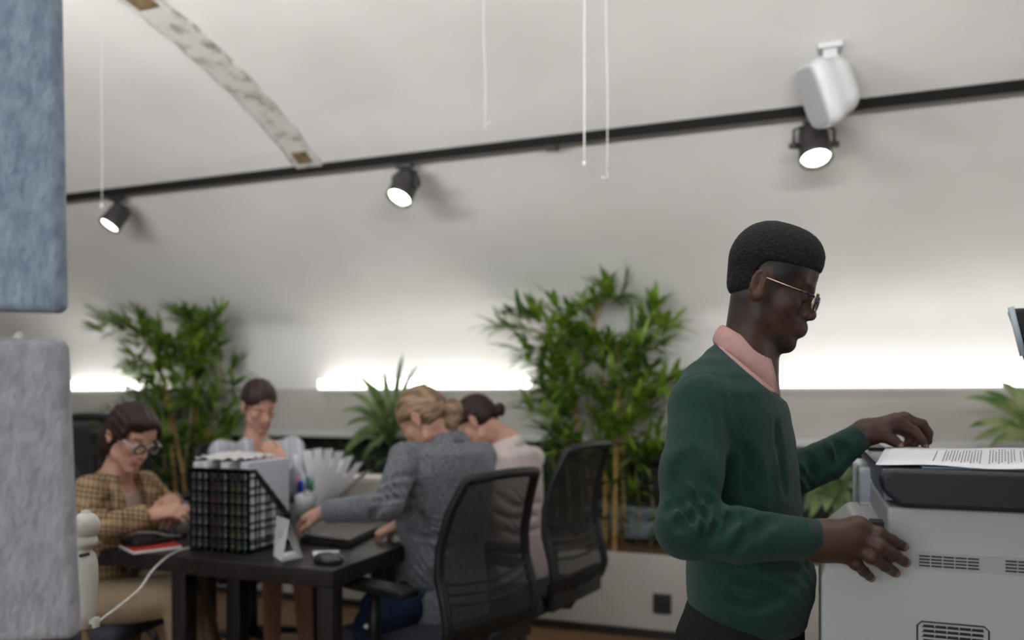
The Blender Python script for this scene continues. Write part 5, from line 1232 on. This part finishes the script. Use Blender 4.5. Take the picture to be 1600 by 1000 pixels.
# red notebook, calculator, tablet, tumbler
m_red = mat('red_cover', (0.42, 0.035, 0.022), 0.5)
t, P_ = prism_px('notebook', [(186, 851), (209, 862), (284, 853), (266, 842)], ZD, ZD+0.010, m_paper, 'red notebook on the desk under the black calculator', 'notebook', parts='pages')
for z_ in (ZD-0.0005, ZD+0.0102): mb = MB(); mb.prism([(p.x, p.y, z_) for p in P_], (0, 0, 0.002)); mb.build('cover', m_red, t, world=True)
t, P2 = prism_px('calculator', [(184, 839), (212, 847), (270, 838), (240, 829)], ZD+0.0125, ZD+0.032, m_bplastic, 'black calculator lying on the red notebook', 'calculator', 0.005, parts='case')
mb = MB()
for i in range(5):
    for j in range(3):
        s, r_ = 0.12+i*0.13, 0.2+j*0.25; p = (P2[0]*(1-s)+P2[3]*s)*(1-r_)+(P2[1]*(1-s)+P2[2]*s)*r_; p2 = (P2[0]*(1-r_)+P2[1]*r_)*(1-s)+(P2[3]*(1-r_)+P2[2]*r_)*s
        mb.box((p2.x-0.005, p2.y-0.004, ZD+0.032), (p2.x+0.005, p2.y+0.004, ZD+0.0345))
mb.build('keys', mat('grey_keys', (0.10, 0.10, 0.11), 0.5), t, world=True)
t, P_ = prism_px('laptop', [(232, 826), (292, 832), (300, 812), (248, 808)], ZD, ZD+0.018, m_bplastic, 'dark laptop under the hands of the woman in the checked blazer', 'laptop', 0.004, parts='base')
c = Uz(276, 838, ZD); t = thing('glass_mug', 'clear glass mug by the hands of the woman in the checked blazer', 'mug', c)
mg = glassy('thick_glass', (0.6, 0.6, 0.62), 0.6)
mb = MB(); mb.lathe([(0, 0.004), (0.036, 0.004), (0.038, 0.13), (0.035, 0.13), (0.033, 0.01), (0, 0.01)], 24, Matrix.Translation((c.x+0.005, c.y, ZD))); mb.build('mug_wall', mg, t, world=True)
mb = MB(); mb.tube([(c.x+0.005+(-0.036-0.030*math.sin(k*PI/8)), c.y-0.01, ZD+0.065+0.045*math.cos(k*PI/8)) for k in range(9)], 0.006, 8); mb.build('handle', mg, t, world=True)
# cables
m_cable = mat('white_cable', (0.55, 0.55, 0.53), 0.5)
def cable(pts, r, label, m=m_cable):
    P_ = catmull(pts, 8); t = MB(); t.tube(P_, r, 8); o = t.build('cable', m); tag(o, label, 'cable'); return o
cable([stand_plug+Vector((0.01, 0.0, 0.0)), Ut(185, 948, 2.05), Ut(218, 920, 2.25), Ut(236, 894, 2.42), Ut(254, 876, 2.55), Uz(268, 866, ZD+0.006), Uz(283, 859, ZD+0.005), Uz(296, 856, ZD+0.005)], 0.0035, 'white cable looping from the jointed stand over the front edge of the desk')
cable([Ut(140, 848, 2.35), Uz(168, 846, ZD+0.004), Uz(190, 838, ZD+0.01), Uz(215, 833, ZD+0.036), Uz(240, 832, ZD+0.040), Uz(262, 836, ZD+0.036), Uz(282, 838, ZD+0.005)], 0.003, 'white cable lying across the black calculator')
# markers in a pot, paper fan, cup
m_cup = glassy('frosted_pot', (0.6, 0.6, 0.62), 0.45)
def marker(base, tip, colr, label, cap=0.35, r=0.007):
    base, tip = Vector(base), Vector(tip); t = thing('marker_pen', label, 'marker pen', base, group='coloured marker pens on the desk'); d = tip-base
    mb = MB(); mb.tube([base, base+d*(1-cap)], r*0.92, 10); mb.build('barrel', mat('white_barrel', (0.55, 0.55, 0.58), 0.4) if 'white_barrel' not in bpy.data.materials else bpy.data.materials['white_barrel'], t, world=True)
    mb = MB(); mb.tube([base+d*(1-cap), tip-d*0.04, tip], [r*1.15, r*1.1, r*0.7], 10); mb.build('cap', mat('marker_cap', colr, 0.35), t, world=True)
c = Uz(476, 806, ZD); t = thing('pen_pot', 'frosted pot holding coloured markers beside the magazine files', 'pen pot', c)
mb = MB(); mb.lathe([(0, 0.003), (0.038, 0.003), (0.044, 0.095), (0.041, 0.095), (0.036, 0.008), (0, 0.008)], 24, Matrix.Translation(c)); mb.build('pot', m_cup, t, world=True)
for (dx, dy, tx, ty, h, cl, nm) in ((-0.02, 0.0, -0.035, 0.0, 0.175, (0.50, 0.16, 0.22), 'pink'), (-0.012, -0.012, -0.020, -0.02, 0.155, (0.02, 0.01, 0.05), 'dark purple'), (0.005, -0.015, 0.0, -0.03, 0.165, (0.01, 0.04, 0.50), 'blue'), (0.012, 0.0, 0.020, -0.005, 0.18, (0.0, 0.22, 0.20), 'teal'), (0.018, 0.012, 0.034, 0.012, 0.165, (0.02, 0.30, 0.12), 'green'), (0.0, 0.018, 0.0, 0.03, 0.17, (0.5, 0.03, 0.04), 'red')):
    marker((c.x+dx, c.y+dy, ZD+0.01), (c.x+tx, c.y+ty, ZD+h), cl, nm+'-capped marker pen standing in the frosted pot')
for (px, py, dx, dy, cl, nm) in ((514, 792, 0.02, 0.05, (0.45, 0.55, 0.05), 'lime-green marker pen lying beyond the pen pot'), (548, 800, -0.11, -0.02, (0.0, 0.30, 0.18), 'green-capped marker pen lying near the sleeve'), (566, 797, 0.0, 0.06, (0.55, 0.10, 0.16), 'pink-capped marker pen lying near the sleeve'), (497, 820, 0.03, 0.02, (0.60, 0.50, 0.02), 'yellow-capped pen lying beside the closed laptop')):
    p = Uz(px, py, ZD+0.010); marker((p.x-dx, p.y-dy, ZD+0.010), (p.x+dx*0.3, p.y+dy*0.3, ZD+0.010), cl, nm, r=0.009)
t0 = Uz(492, 800, ZD); t = thing('brochure_fan', 'fan of white brochures standing open beyond the pen pot', 'brochures', t0)
for i in range(9):
    a = math.radians(128-i*11); mb = MB(); d = Vector((math.cos(a), 0.10-0.02*i, math.sin(a))).normalized(); s = Vector((-math.sin(a), 0.5, math.cos(a))).normalized()*0.002
    b0 = t0+Vector((-0.03+0.008*i, 0.02*i*0.3, 0.02)); w_ = Vector((0.0, 0.07, 0))
    mb.prism([b0, b0+d*0.27, b0+d*0.27+w_, b0+w_], Vector((0.0015, 0, 0.001))); mb.build('brochure', m_paper, t, world=True)
c = Uz(498, 793, ZD)+Vector((0.02, 0.12, 0)); t = thing('paper_cup', 'tall white paper cup with a black lid beyond the brochures', 'cup', c)
mb = MB(); mb.lathe([(0, 0), (0.030, 0), (0.043, 0.235), (0.0, 0.235)], 24, Matrix.Translation((c.x, c.y, ZD))); mb.build('cup', m_paper, t, world=True)
mb = MB(); mb.lathe([(0.046, 0.232), (0.046, 0.242), (0.041, 0.246), (0.040, 0.262), (0, 0.262)], 24, Matrix.Translation((c.x, c.y, ZD))); mb.build('lid', m_bplastic, t, world=True)
c = Uz(562, 792, ZD)+Vector((0, 0.08, 0)); t = thing('tape_dispenser', 'round black tape dispenser at the far end of the desk', 'tape dispenser', c)
mb = MB(); M_ = Matrix.Translation((c.x, c.y, ZD+0.075)) @ Matrix.Rotation(PI/2, 4, 'X'); mb.lathe([(0.028, -0.015), (0.072, -0.015), (0.072, 0.015), (0.028, 0.015), (0.028, -0.015)], 28, M_); mb.box((c.x-0.08, c.y-0.02, ZD), (c.x+0.08, c.y+0.02, ZD+0.03), bev=0.006); mb.build('holder', m_bplastic, t, world=True)
mb = MB(); mb.lathe([(0.029, -0.017), (0.055, -0.017), (0.055, 0.017), (0.029, 0.017)], 28, M_); mb.build('tape_roll', mat('pale_tape', (0.40, 0.42, 0.42), 0.3), t, world=True)
marker((c.x+0.0, c.y-0.05, ZD), (c.x+0.0, c.y-0.055, ZD+0.12), (0.01, 0.03, 0.45), 'blue marker standing upright by the tape dispenser', r=0.010)
c = Uz(538, 792, ZD)+Vector((0, 0.05, 0)); t = thing('key_bunch', 'small heap of brass and grey keys beyond the pens', 'keys', c)
for i in range(5):
    a = i*1.3; p = Vector((c.x+0.03*math.cos(a), c.y+0.03*math.sin(a), ZD+0.012+0.010*i)); mb = MB(); mb.box((p.x-0.028, p.y-0.010, p.z-0.003), (p.x+0.028, p.y+0.010, p.z+0.003), bev=0.003); mb.build('key', mat('brass_%d' % i, (0.35, 0.26, 0.12) if i % 2 else (0.30, 0.30, 0.30), 0.35, metal=0.7), t, world=True)
prism_px('notebook', [(582, 800), (600, 806), (625, 800), (606, 792)], ZD, ZD+0.012, m_paper, 'white notebook partly under the blonde woman\'s arm', 'notebook', parts='pages')
c = Ut(597, 760, 4.1); t = thing('storage_box', 'cream storage box at the far end of the desks', 'box', (c.x, DY1-0.12, ZD))
mb = MB(); mb.box((c.x-0.16, DY1-0.20, ZD), (c.x+0.16, DY1-0.03, ZD+0.145), bev=0.006); mb.build('box_body', mat('cream_card', (0.45, 0.42, 0.36), 0.7), t, world=True)
mb = MB(); mb.box((c.x-0.165, DY1-0.205, ZD+0.120), (c.x+0.165, DY1-0.025, ZD+0.152), bev=0.004); mb.build('lid', mat('cream_lid', (0.50, 0.47, 0.42), 0.7), t, world=True)
# dark appliance and pale box standing under the sill behind the right-hand bamboo
p = U(985, 790, 4.75); t = thing('storage_box', 'pale blue-grey crate under the sill behind the bamboo canes', 'box', (p.x, 4.72, 0.45))
mb = MB(); mb.box((p.x-0.22, 4.62, 0.45), (p.x+0.22, 4.86, 0.60), bev=0.01); mb.box((p.x-0.235, 4.61, 0.59), (p.x+0.235, 4.87, 0.635), bev=0.008); mb.build('crate', mat('pale_blue_grey_plastic', (0.22, 0.27, 0.30), 0.5), t, world=True)
p = U(1040, 740, 4.72); t = thing('computer_case', 'black equipment case under the sill, right of the bamboo canes', 'case', (p.x, 4.74, 0.45))
mb = MB(); mb.box((p.x-0.12, 4.64, 0.45), (p.x+0.28, 4.88, 0.88), bev=0.01); mb.build('case', m_bplastic, t, world=True)
# ------------------------------------------------------------ plants in the trough
def leafmat(name, c1, c2): return mat(name, c1, 0.42, spec=0.4, col2=c2, cscale=7, cdetail=2, transl=0.35, cr=(0.35, 0.68))
m_bam = leafmat('bamboo_leaf', (0.035, 0.100, 0.014), (0.25, 0.40, 0.04))
m_bam2 = leafmat('dark_bamboo_leaf', (0.035, 0.095, 0.014), (0.24, 0.38, 0.04))
m_broad = leafmat('broad_leaf', (0.025, 0.075, 0.018), (0.22, 0.30, 0.12))
m_var = mat('striped_leaf', (0.05, 0.13, 0.02), 0.35, spec=0.5, col2=(0.30, 0.34, 0.16), cscale=9, transl=0.2)
m_low = leafmat('low_leaf', (0.012, 0.035, 0.010), (0.045, 0.09, 0.02))
m_cane = mat('golden_cane', (0.30, 0.17, 0.045), 0.5, 0.2, 30, spec=0.4, col2=(0.42, 0.27, 0.09), cscale=6, stretch=(1, 1, 6))
m_canep = mat('pale_cane', (0.34, 0.28, 0.15), 0.6, col2=(0.20, 0.17, 0.08), cscale=8)
YZL = sorted([(z, y) for (y, z) in prof if z < 2.9])
def ylim(z):
    if z <= 1.05: return 4.60
    if z <= YZL[0][0]+0.1: return 4.63 if z < 1.42 else 4.72
    for a, b in zip(YZL, YZL[1:]):
        if a[0] <= z <= b[0] and b[0] > a[0]: return a[1]+(b[1]-a[1])*(z-a[0])/(b[0]-a[0])-0.03
    return 3.2
def leaf(mb, b, d, L_, W_, droop, rng, seg=5):
    d = Vector(d).normalized(); side = d.cross(Vector((rng.uniform(-.4, .4), rng.uniform(-.4, .4), 1))); side = side.normalized() if side.length > 1e-4 else Vector((1, 0, 0))
    up = side.cross(d); v = []; p = Vector(b)
    for i in range(seg+1):
        s = i/seg; wv = W_*0.5*(math.sin(PI*min(1, s*0.92+0.08))**0.8)*(1 if s < 1 else 0.05)
        v += [p+side*wv+up*wv*0.25, p, p-side*wv+up*wv*0.25]
        d = (d+Vector((0, 0, -droop/seg))).normalized(); p = p+d*(L_/seg)
    f = []
    for i in range(seg):
        a = i*3; f += [(a, a+1, a+4, a+3), (a+1, a+2, a+5, a+4)]
    v = [Vector((p.x, min(p.y, ylim(p.z)), p.z)) for p in v]
    mb.add(v, f, True)
def bamboo(name, label, canes, tufts, Y, m, seed, leafL=(0.11, 0.20), n_leaf=(11, 17), kind='bamboo', fol_kind='leaves'):
    """canes: list of polylines in (px, py, dY); tufts: (px, py) spray centres, each joined to the closest cane by a twig"""
    rng = random.Random(seed); t = None; cl = []
    for c in canes:
        pts = [U(x, y, Y+dy) for (x, y, dy) in c]
        if t is None: t = thing(name, label, 'plant', (pts[0].x, pts[0].y, 0.43), group=None)
        pts[0].z = 0.40; P_ = catmull(pts, 10); cl.append(P_)
        mb = MB(); n = len(P_); r0 = rng.uniform(0.011, 0.014)
        rs = [r0*(1-0.65*i/n)*(1.18 if i % 6 == 0 else 1) for i in range(n)]
        mb.tube(P_, rs, 8); mb.build('cane', m_cane if rng.random() < 0.75 else m_canep, t, world=True)
    lf = MB(); tw = MB()
    tufts = tufts+[(x+rng.uniform(-16, 16), y+rng.uniform(2, 34)) for (x, y) in tufts]
    for k, (x, y) in enumerate(tufts):
        c = U(x, y, Y+rng.uniform(-0.30, 0.18)); best = min(((p-c).length+max(0, p.z-c.z+0.1)*2, i, j) for i, P_ in enumerate(cl) for j, p in enumerate(P_)); s = cl[best[1]][best[2]]
        md = (s+c)/2+Vector((0, 0, 0.05)); tw.tube(bez(s, md, md, c, 8), 0.0028, 5)
        out = (c-s); out.z *= 0.6; out = out.normalized() if out.length > 0.03 else Vector((rng.uniform(-1, 1), rng.uniform(-1, 0.3), 0.3)).normalized()
        for q in range(rng.randint(*n_leaf)):
            a = rng.uniform(0.0, 1.0); b = s.lerp(c, 1-0.45*a*a) if a > 0.3 else c+out*rng.uniform(0, 0.04)
            d = out*rng.uniform(0.3, 1.2)+Vector((rng.uniform(-0.9, 0.9), rng.uniform(-0.8, 0.6), rng.uniform(-0.35, 0.9)))
            leaf(lf, b, d, rng.uniform(*leafL), rng.uniform(0.020, 0.034), rng.uniform(0.1, 0.8), rng)
    tw.build('twigs', m_canep, t, world=True); o = lf.build(fol_kind, m, t, world=True)
    return t
T_R = [(945, 448), (958, 462), (870, 482), (805, 492), (790, 510), (835, 492), (905, 482), (925, 500), (880, 505), (860, 515), (1022, 482), (1040, 505), (1010, 505), (990, 520), (900, 520), (930, 530), (820, 548), (845, 548), (865, 545), (890, 545), (950, 545), (975, 550), (1000, 545), (870, 565), (915, 560), (945, 570), (1015, 575), (1040, 600), (1055, 592), (860, 585), (840, 600), (880, 595), (900, 590), (925, 600), (955, 600), (985, 595), (1010, 610), (870, 620), (850, 612), (895, 630), (940, 625), (965, 630), (1000, 635), (1015, 625), (885, 650), (935, 655), (960, 655), (990, 660), (860, 675), (880, 680), (905, 690), (945, 690), (985, 690), (1010, 710), (970, 730), (1030, 680), (995, 745), (935, 715)]
bamboo('bamboo_plant', 'tall leafy bamboo in the trough between the mesh chairs and the man', [[(945, 850, 0), (946, 760, 0), (948, 660, 0), (940, 560, 0), (930, 500, 0), (945, 455, 0)], [(960, 850, -0.1), (962, 740, -0.08), (966, 620, -0.05), (985, 560, 0), (1015, 500, 0)], [(973, 850, 0.1), (973, 760, 0.1), (975, 700, 0.08), (970, 600, 0.05), (960, 520, 0)], [(935, 845, 0.05), (915, 720, 0.04), (898, 640, 0), (880, 560, 0), (850, 510, 0)], [(950, 850, 0.15), (940, 740, 0.15), (920, 640, 0.1), (905, 560, 0), (880, 500, 0)], [(962, 850, 0.05), (960, 740, 0.1), (990, 650, 0.1), (1020, 600, 0.1)]], T_R, 4.46, m_bam, 11)
T_L = [(170, 503), (190, 505), (205, 515), (222, 498), (240, 512), (235, 530), (250, 545), (275, 490), (287, 485), (300, 500), (322, 505), (338, 500), (335, 520), (265, 530), (285, 525), (305, 530), (325, 540), (345, 560), (365, 575), (215, 560), (205, 575), (225, 590), (245, 575), (265, 560), (285, 560), (305, 565), (240, 600), (262, 590), (285, 590), (310, 590), (200, 620), (220, 615), (240, 625), (260, 620), (285, 620), (310, 620), (335, 615), (350, 640), (330, 650), (305, 650), (280, 650), (255, 650), (235, 650), (345, 665), (320, 680), (290, 680), (265, 690), (360, 655), (300, 540), (270, 545), (180, 640), (325, 700), (255, 715)]
bamboo('bamboo_plant', 'leafy bamboo in the trough behind the two women on the left', [[(292, 840, 0), (288, 740, 0), (300, 640, 0), (310, 560, 0), (330, 510, 0)], [(305, 840, 0.1), (306, 740, 0.1), (307, 640, 0.05), (295, 540, 0), (285, 490, 0)], [(280, 840, -0.05), (272, 740, -0.05), (262, 640, 0), (240, 550, 0), (205, 515, 0)], [(298, 840, -0.1), (282, 720, -0.1), (258, 600, 0), (240, 550, 0)], [(312, 840, 0), (318, 740, 0), (330, 650, 0), (350, 590, 0)]], T_L, 4.46, m_bam2, 23)
def arching(name, label, base, leaves, Y, m, seed, W_=(0.035, 0.055), stem=True):
    """broad arching leaves: leaves = (tip px, tip py, dY); each rises from the base and bends over"""
    rng = random.Random(seed); b = U(base[0], base[1], Y); b.z = max(b.z, 0.42) if not stem else b.z
    t = thing(name, label, 'plant', (b.x, b.y, 0.43), group=None)
    if stem:
        mb = MB(); mb.tube(catmull([(b.x, b.y, 0.40), (b.x+0.01, b.y, (0.4+b.z)/2), b], 6), 0.014, 8); mb.build('stem', m_canep, t, world=True)
    lf = MB()
    for (x, y, dy) in leaves:
        tip = U(x, y, Y+dy); md = (b+tip)/2+Vector((0, 0, 0.10+0.25*abs(tip.x-b.x))); P_ = bez(b, (b+md)/2+Vector((0, 0, 0.05)), md, tip, 10)
        w_ = rng.uniform(*W_); v = []
        for i, p in enumerate(P_):
            d = (P_[min(i+1, 10)]-P_[max(i-1, 0)]).normalized(); s_ = d.cross(Vector((0, -0.75, 0.65))); s_ = s_.normalized(); s = i/10; wv = w_*0.5*(0.12+math.sin(PI*min(1, max(0.0, (s-0.15)/0.85)))**0.7) if s < 1 else 0.001
            up = s_.cross(d); v += [p+s_*wv+up*wv*0.3, p, p-s_*wv+up*wv*0.3]
        f = []
        for i in range(10): a = i*3; f += [(a, a+1, a+4, a+3), (a+1, a+2, a+5, a+4)]
        lf.add(v, f, True)
    lf.build('leaves', m, t, world=True); return t
arching('dracaena_plant', 'broad-leaved green plant in the trough left of the blonde woman', (612, 700), [(530, 645, -0.1), (545, 615, -0.15), (540, 665, -0.2), (560, 590, 0.1), (630, 552, 0), (655, 570, -0.1), (670, 598, 0.05), (580, 600, -0.2), (590, 625, -0.2), (600, 580, 0), (560, 640, -0.25), (555, 690, -0.2), (575, 670, -0.3), (620, 620, -0.1), (640, 610, 0.1), (600, 650, -0.3), (540, 700, 0), (530, 720, -0.1), (640, 640, 0), (590, 700, -0.3), (565, 720, -0.3), (610, 660, -0.3), (650, 690, -0.1)], 4.42, m_broad, 4, (0.04, 0.06))
arching('palm_plant', 'striped-leaf plant behind the copier at the right edge', (1640, 740), [(1506, 622, 0), (1520, 690, -0.1), (1530, 610, 0.1), (1560, 596, 0), (1590, 605, -0.1), (1545, 700, -0.2), (1575, 690, -0.1), (1600, 660, -0.2), (1620, 600, 0), (1512, 668, 0.05), (1650, 590, 0), (1600, 630, 0)], 4.45, m_var, 9, (0.045, 0.065))
arching('leafy_plant', 'dark green plant seen between the man and the copier', (1300, 800), [(1258, 780, -0.1), (1255, 800, 0), (1270, 760, 0), (1285, 750, 0.1), (1300, 745, 0), (1320, 750, -0.1), (1340, 765, 0), (1330, 790, 0), (1265, 812, -0.2), (1345, 740, 0), (1290, 800, -0.2), (1315, 815, -0.2), (1275, 790, 0.1), (1240, 760, 0.1)], 4.45, m_broad, 14, (0.045, 0.065))
rng = random.Random(77)
def low(name, label, x0, x1, y0, y1, n, seed, m=m_low):
    rng = random.Random(seed); mb = MB(); c = U((x0+x1)/2, y1, 4.45)
    t = thing(name, label, 'plant', (c.x, 4.45, 0.43))
    for i in range(n):
        p = U(rng.uniform(x0, x1), rng.uniform(y0, y1), 4.45+rng.uniform(-0.15, 0.3)); b = Vector((p.x+rng.uniform(-0.05, 0.05), p.y, max(0.42, p.z-0.05)))
        leaf(mb, b, (rng.uniform(-1, 1), rng.uniform(-1, 0.3), rng.uniform(0.1, 1)), rng.uniform(0.10, 0.2), rng.uniform(0.03, 0.05), 1.0, rng)
    st = MB()
    for i in range(6): xx = c.x+(i-2.5)*0.08; st.tube([(xx, 4.5, 0.41), (xx+0.02, 4.5, 0.60), (xx, 4.48, max(0.5, U(0, y0, 4.5).z))], 0.005, 5)
    st.build('stems', m_canep, t, world=True); mb.build('leaves', m, t, world=True)
low('fern_plant', 'dark low foliage under the sill between the striped blouse and the grey blazer', 515, 640, 695, 790, 170, 31)
low('fern_plant', 'dark low foliage at the foot of the right-hand bamboo', 930, 1075, 700, 858, 60, 32)
low('fern_plant', 'low foliage under the sill behind the checked blazer', 225, 345, 700, 840, 150, 33)
low('fern_plant', 'low foliage near the back of the edge-on mesh chair', 845, 900, 690, 800, 60, 34)
low('fern_plant', 'pale-tipped foliage beside the empty black chair at the left', 130, 200, 645, 700, 60, 35, m_bam2)
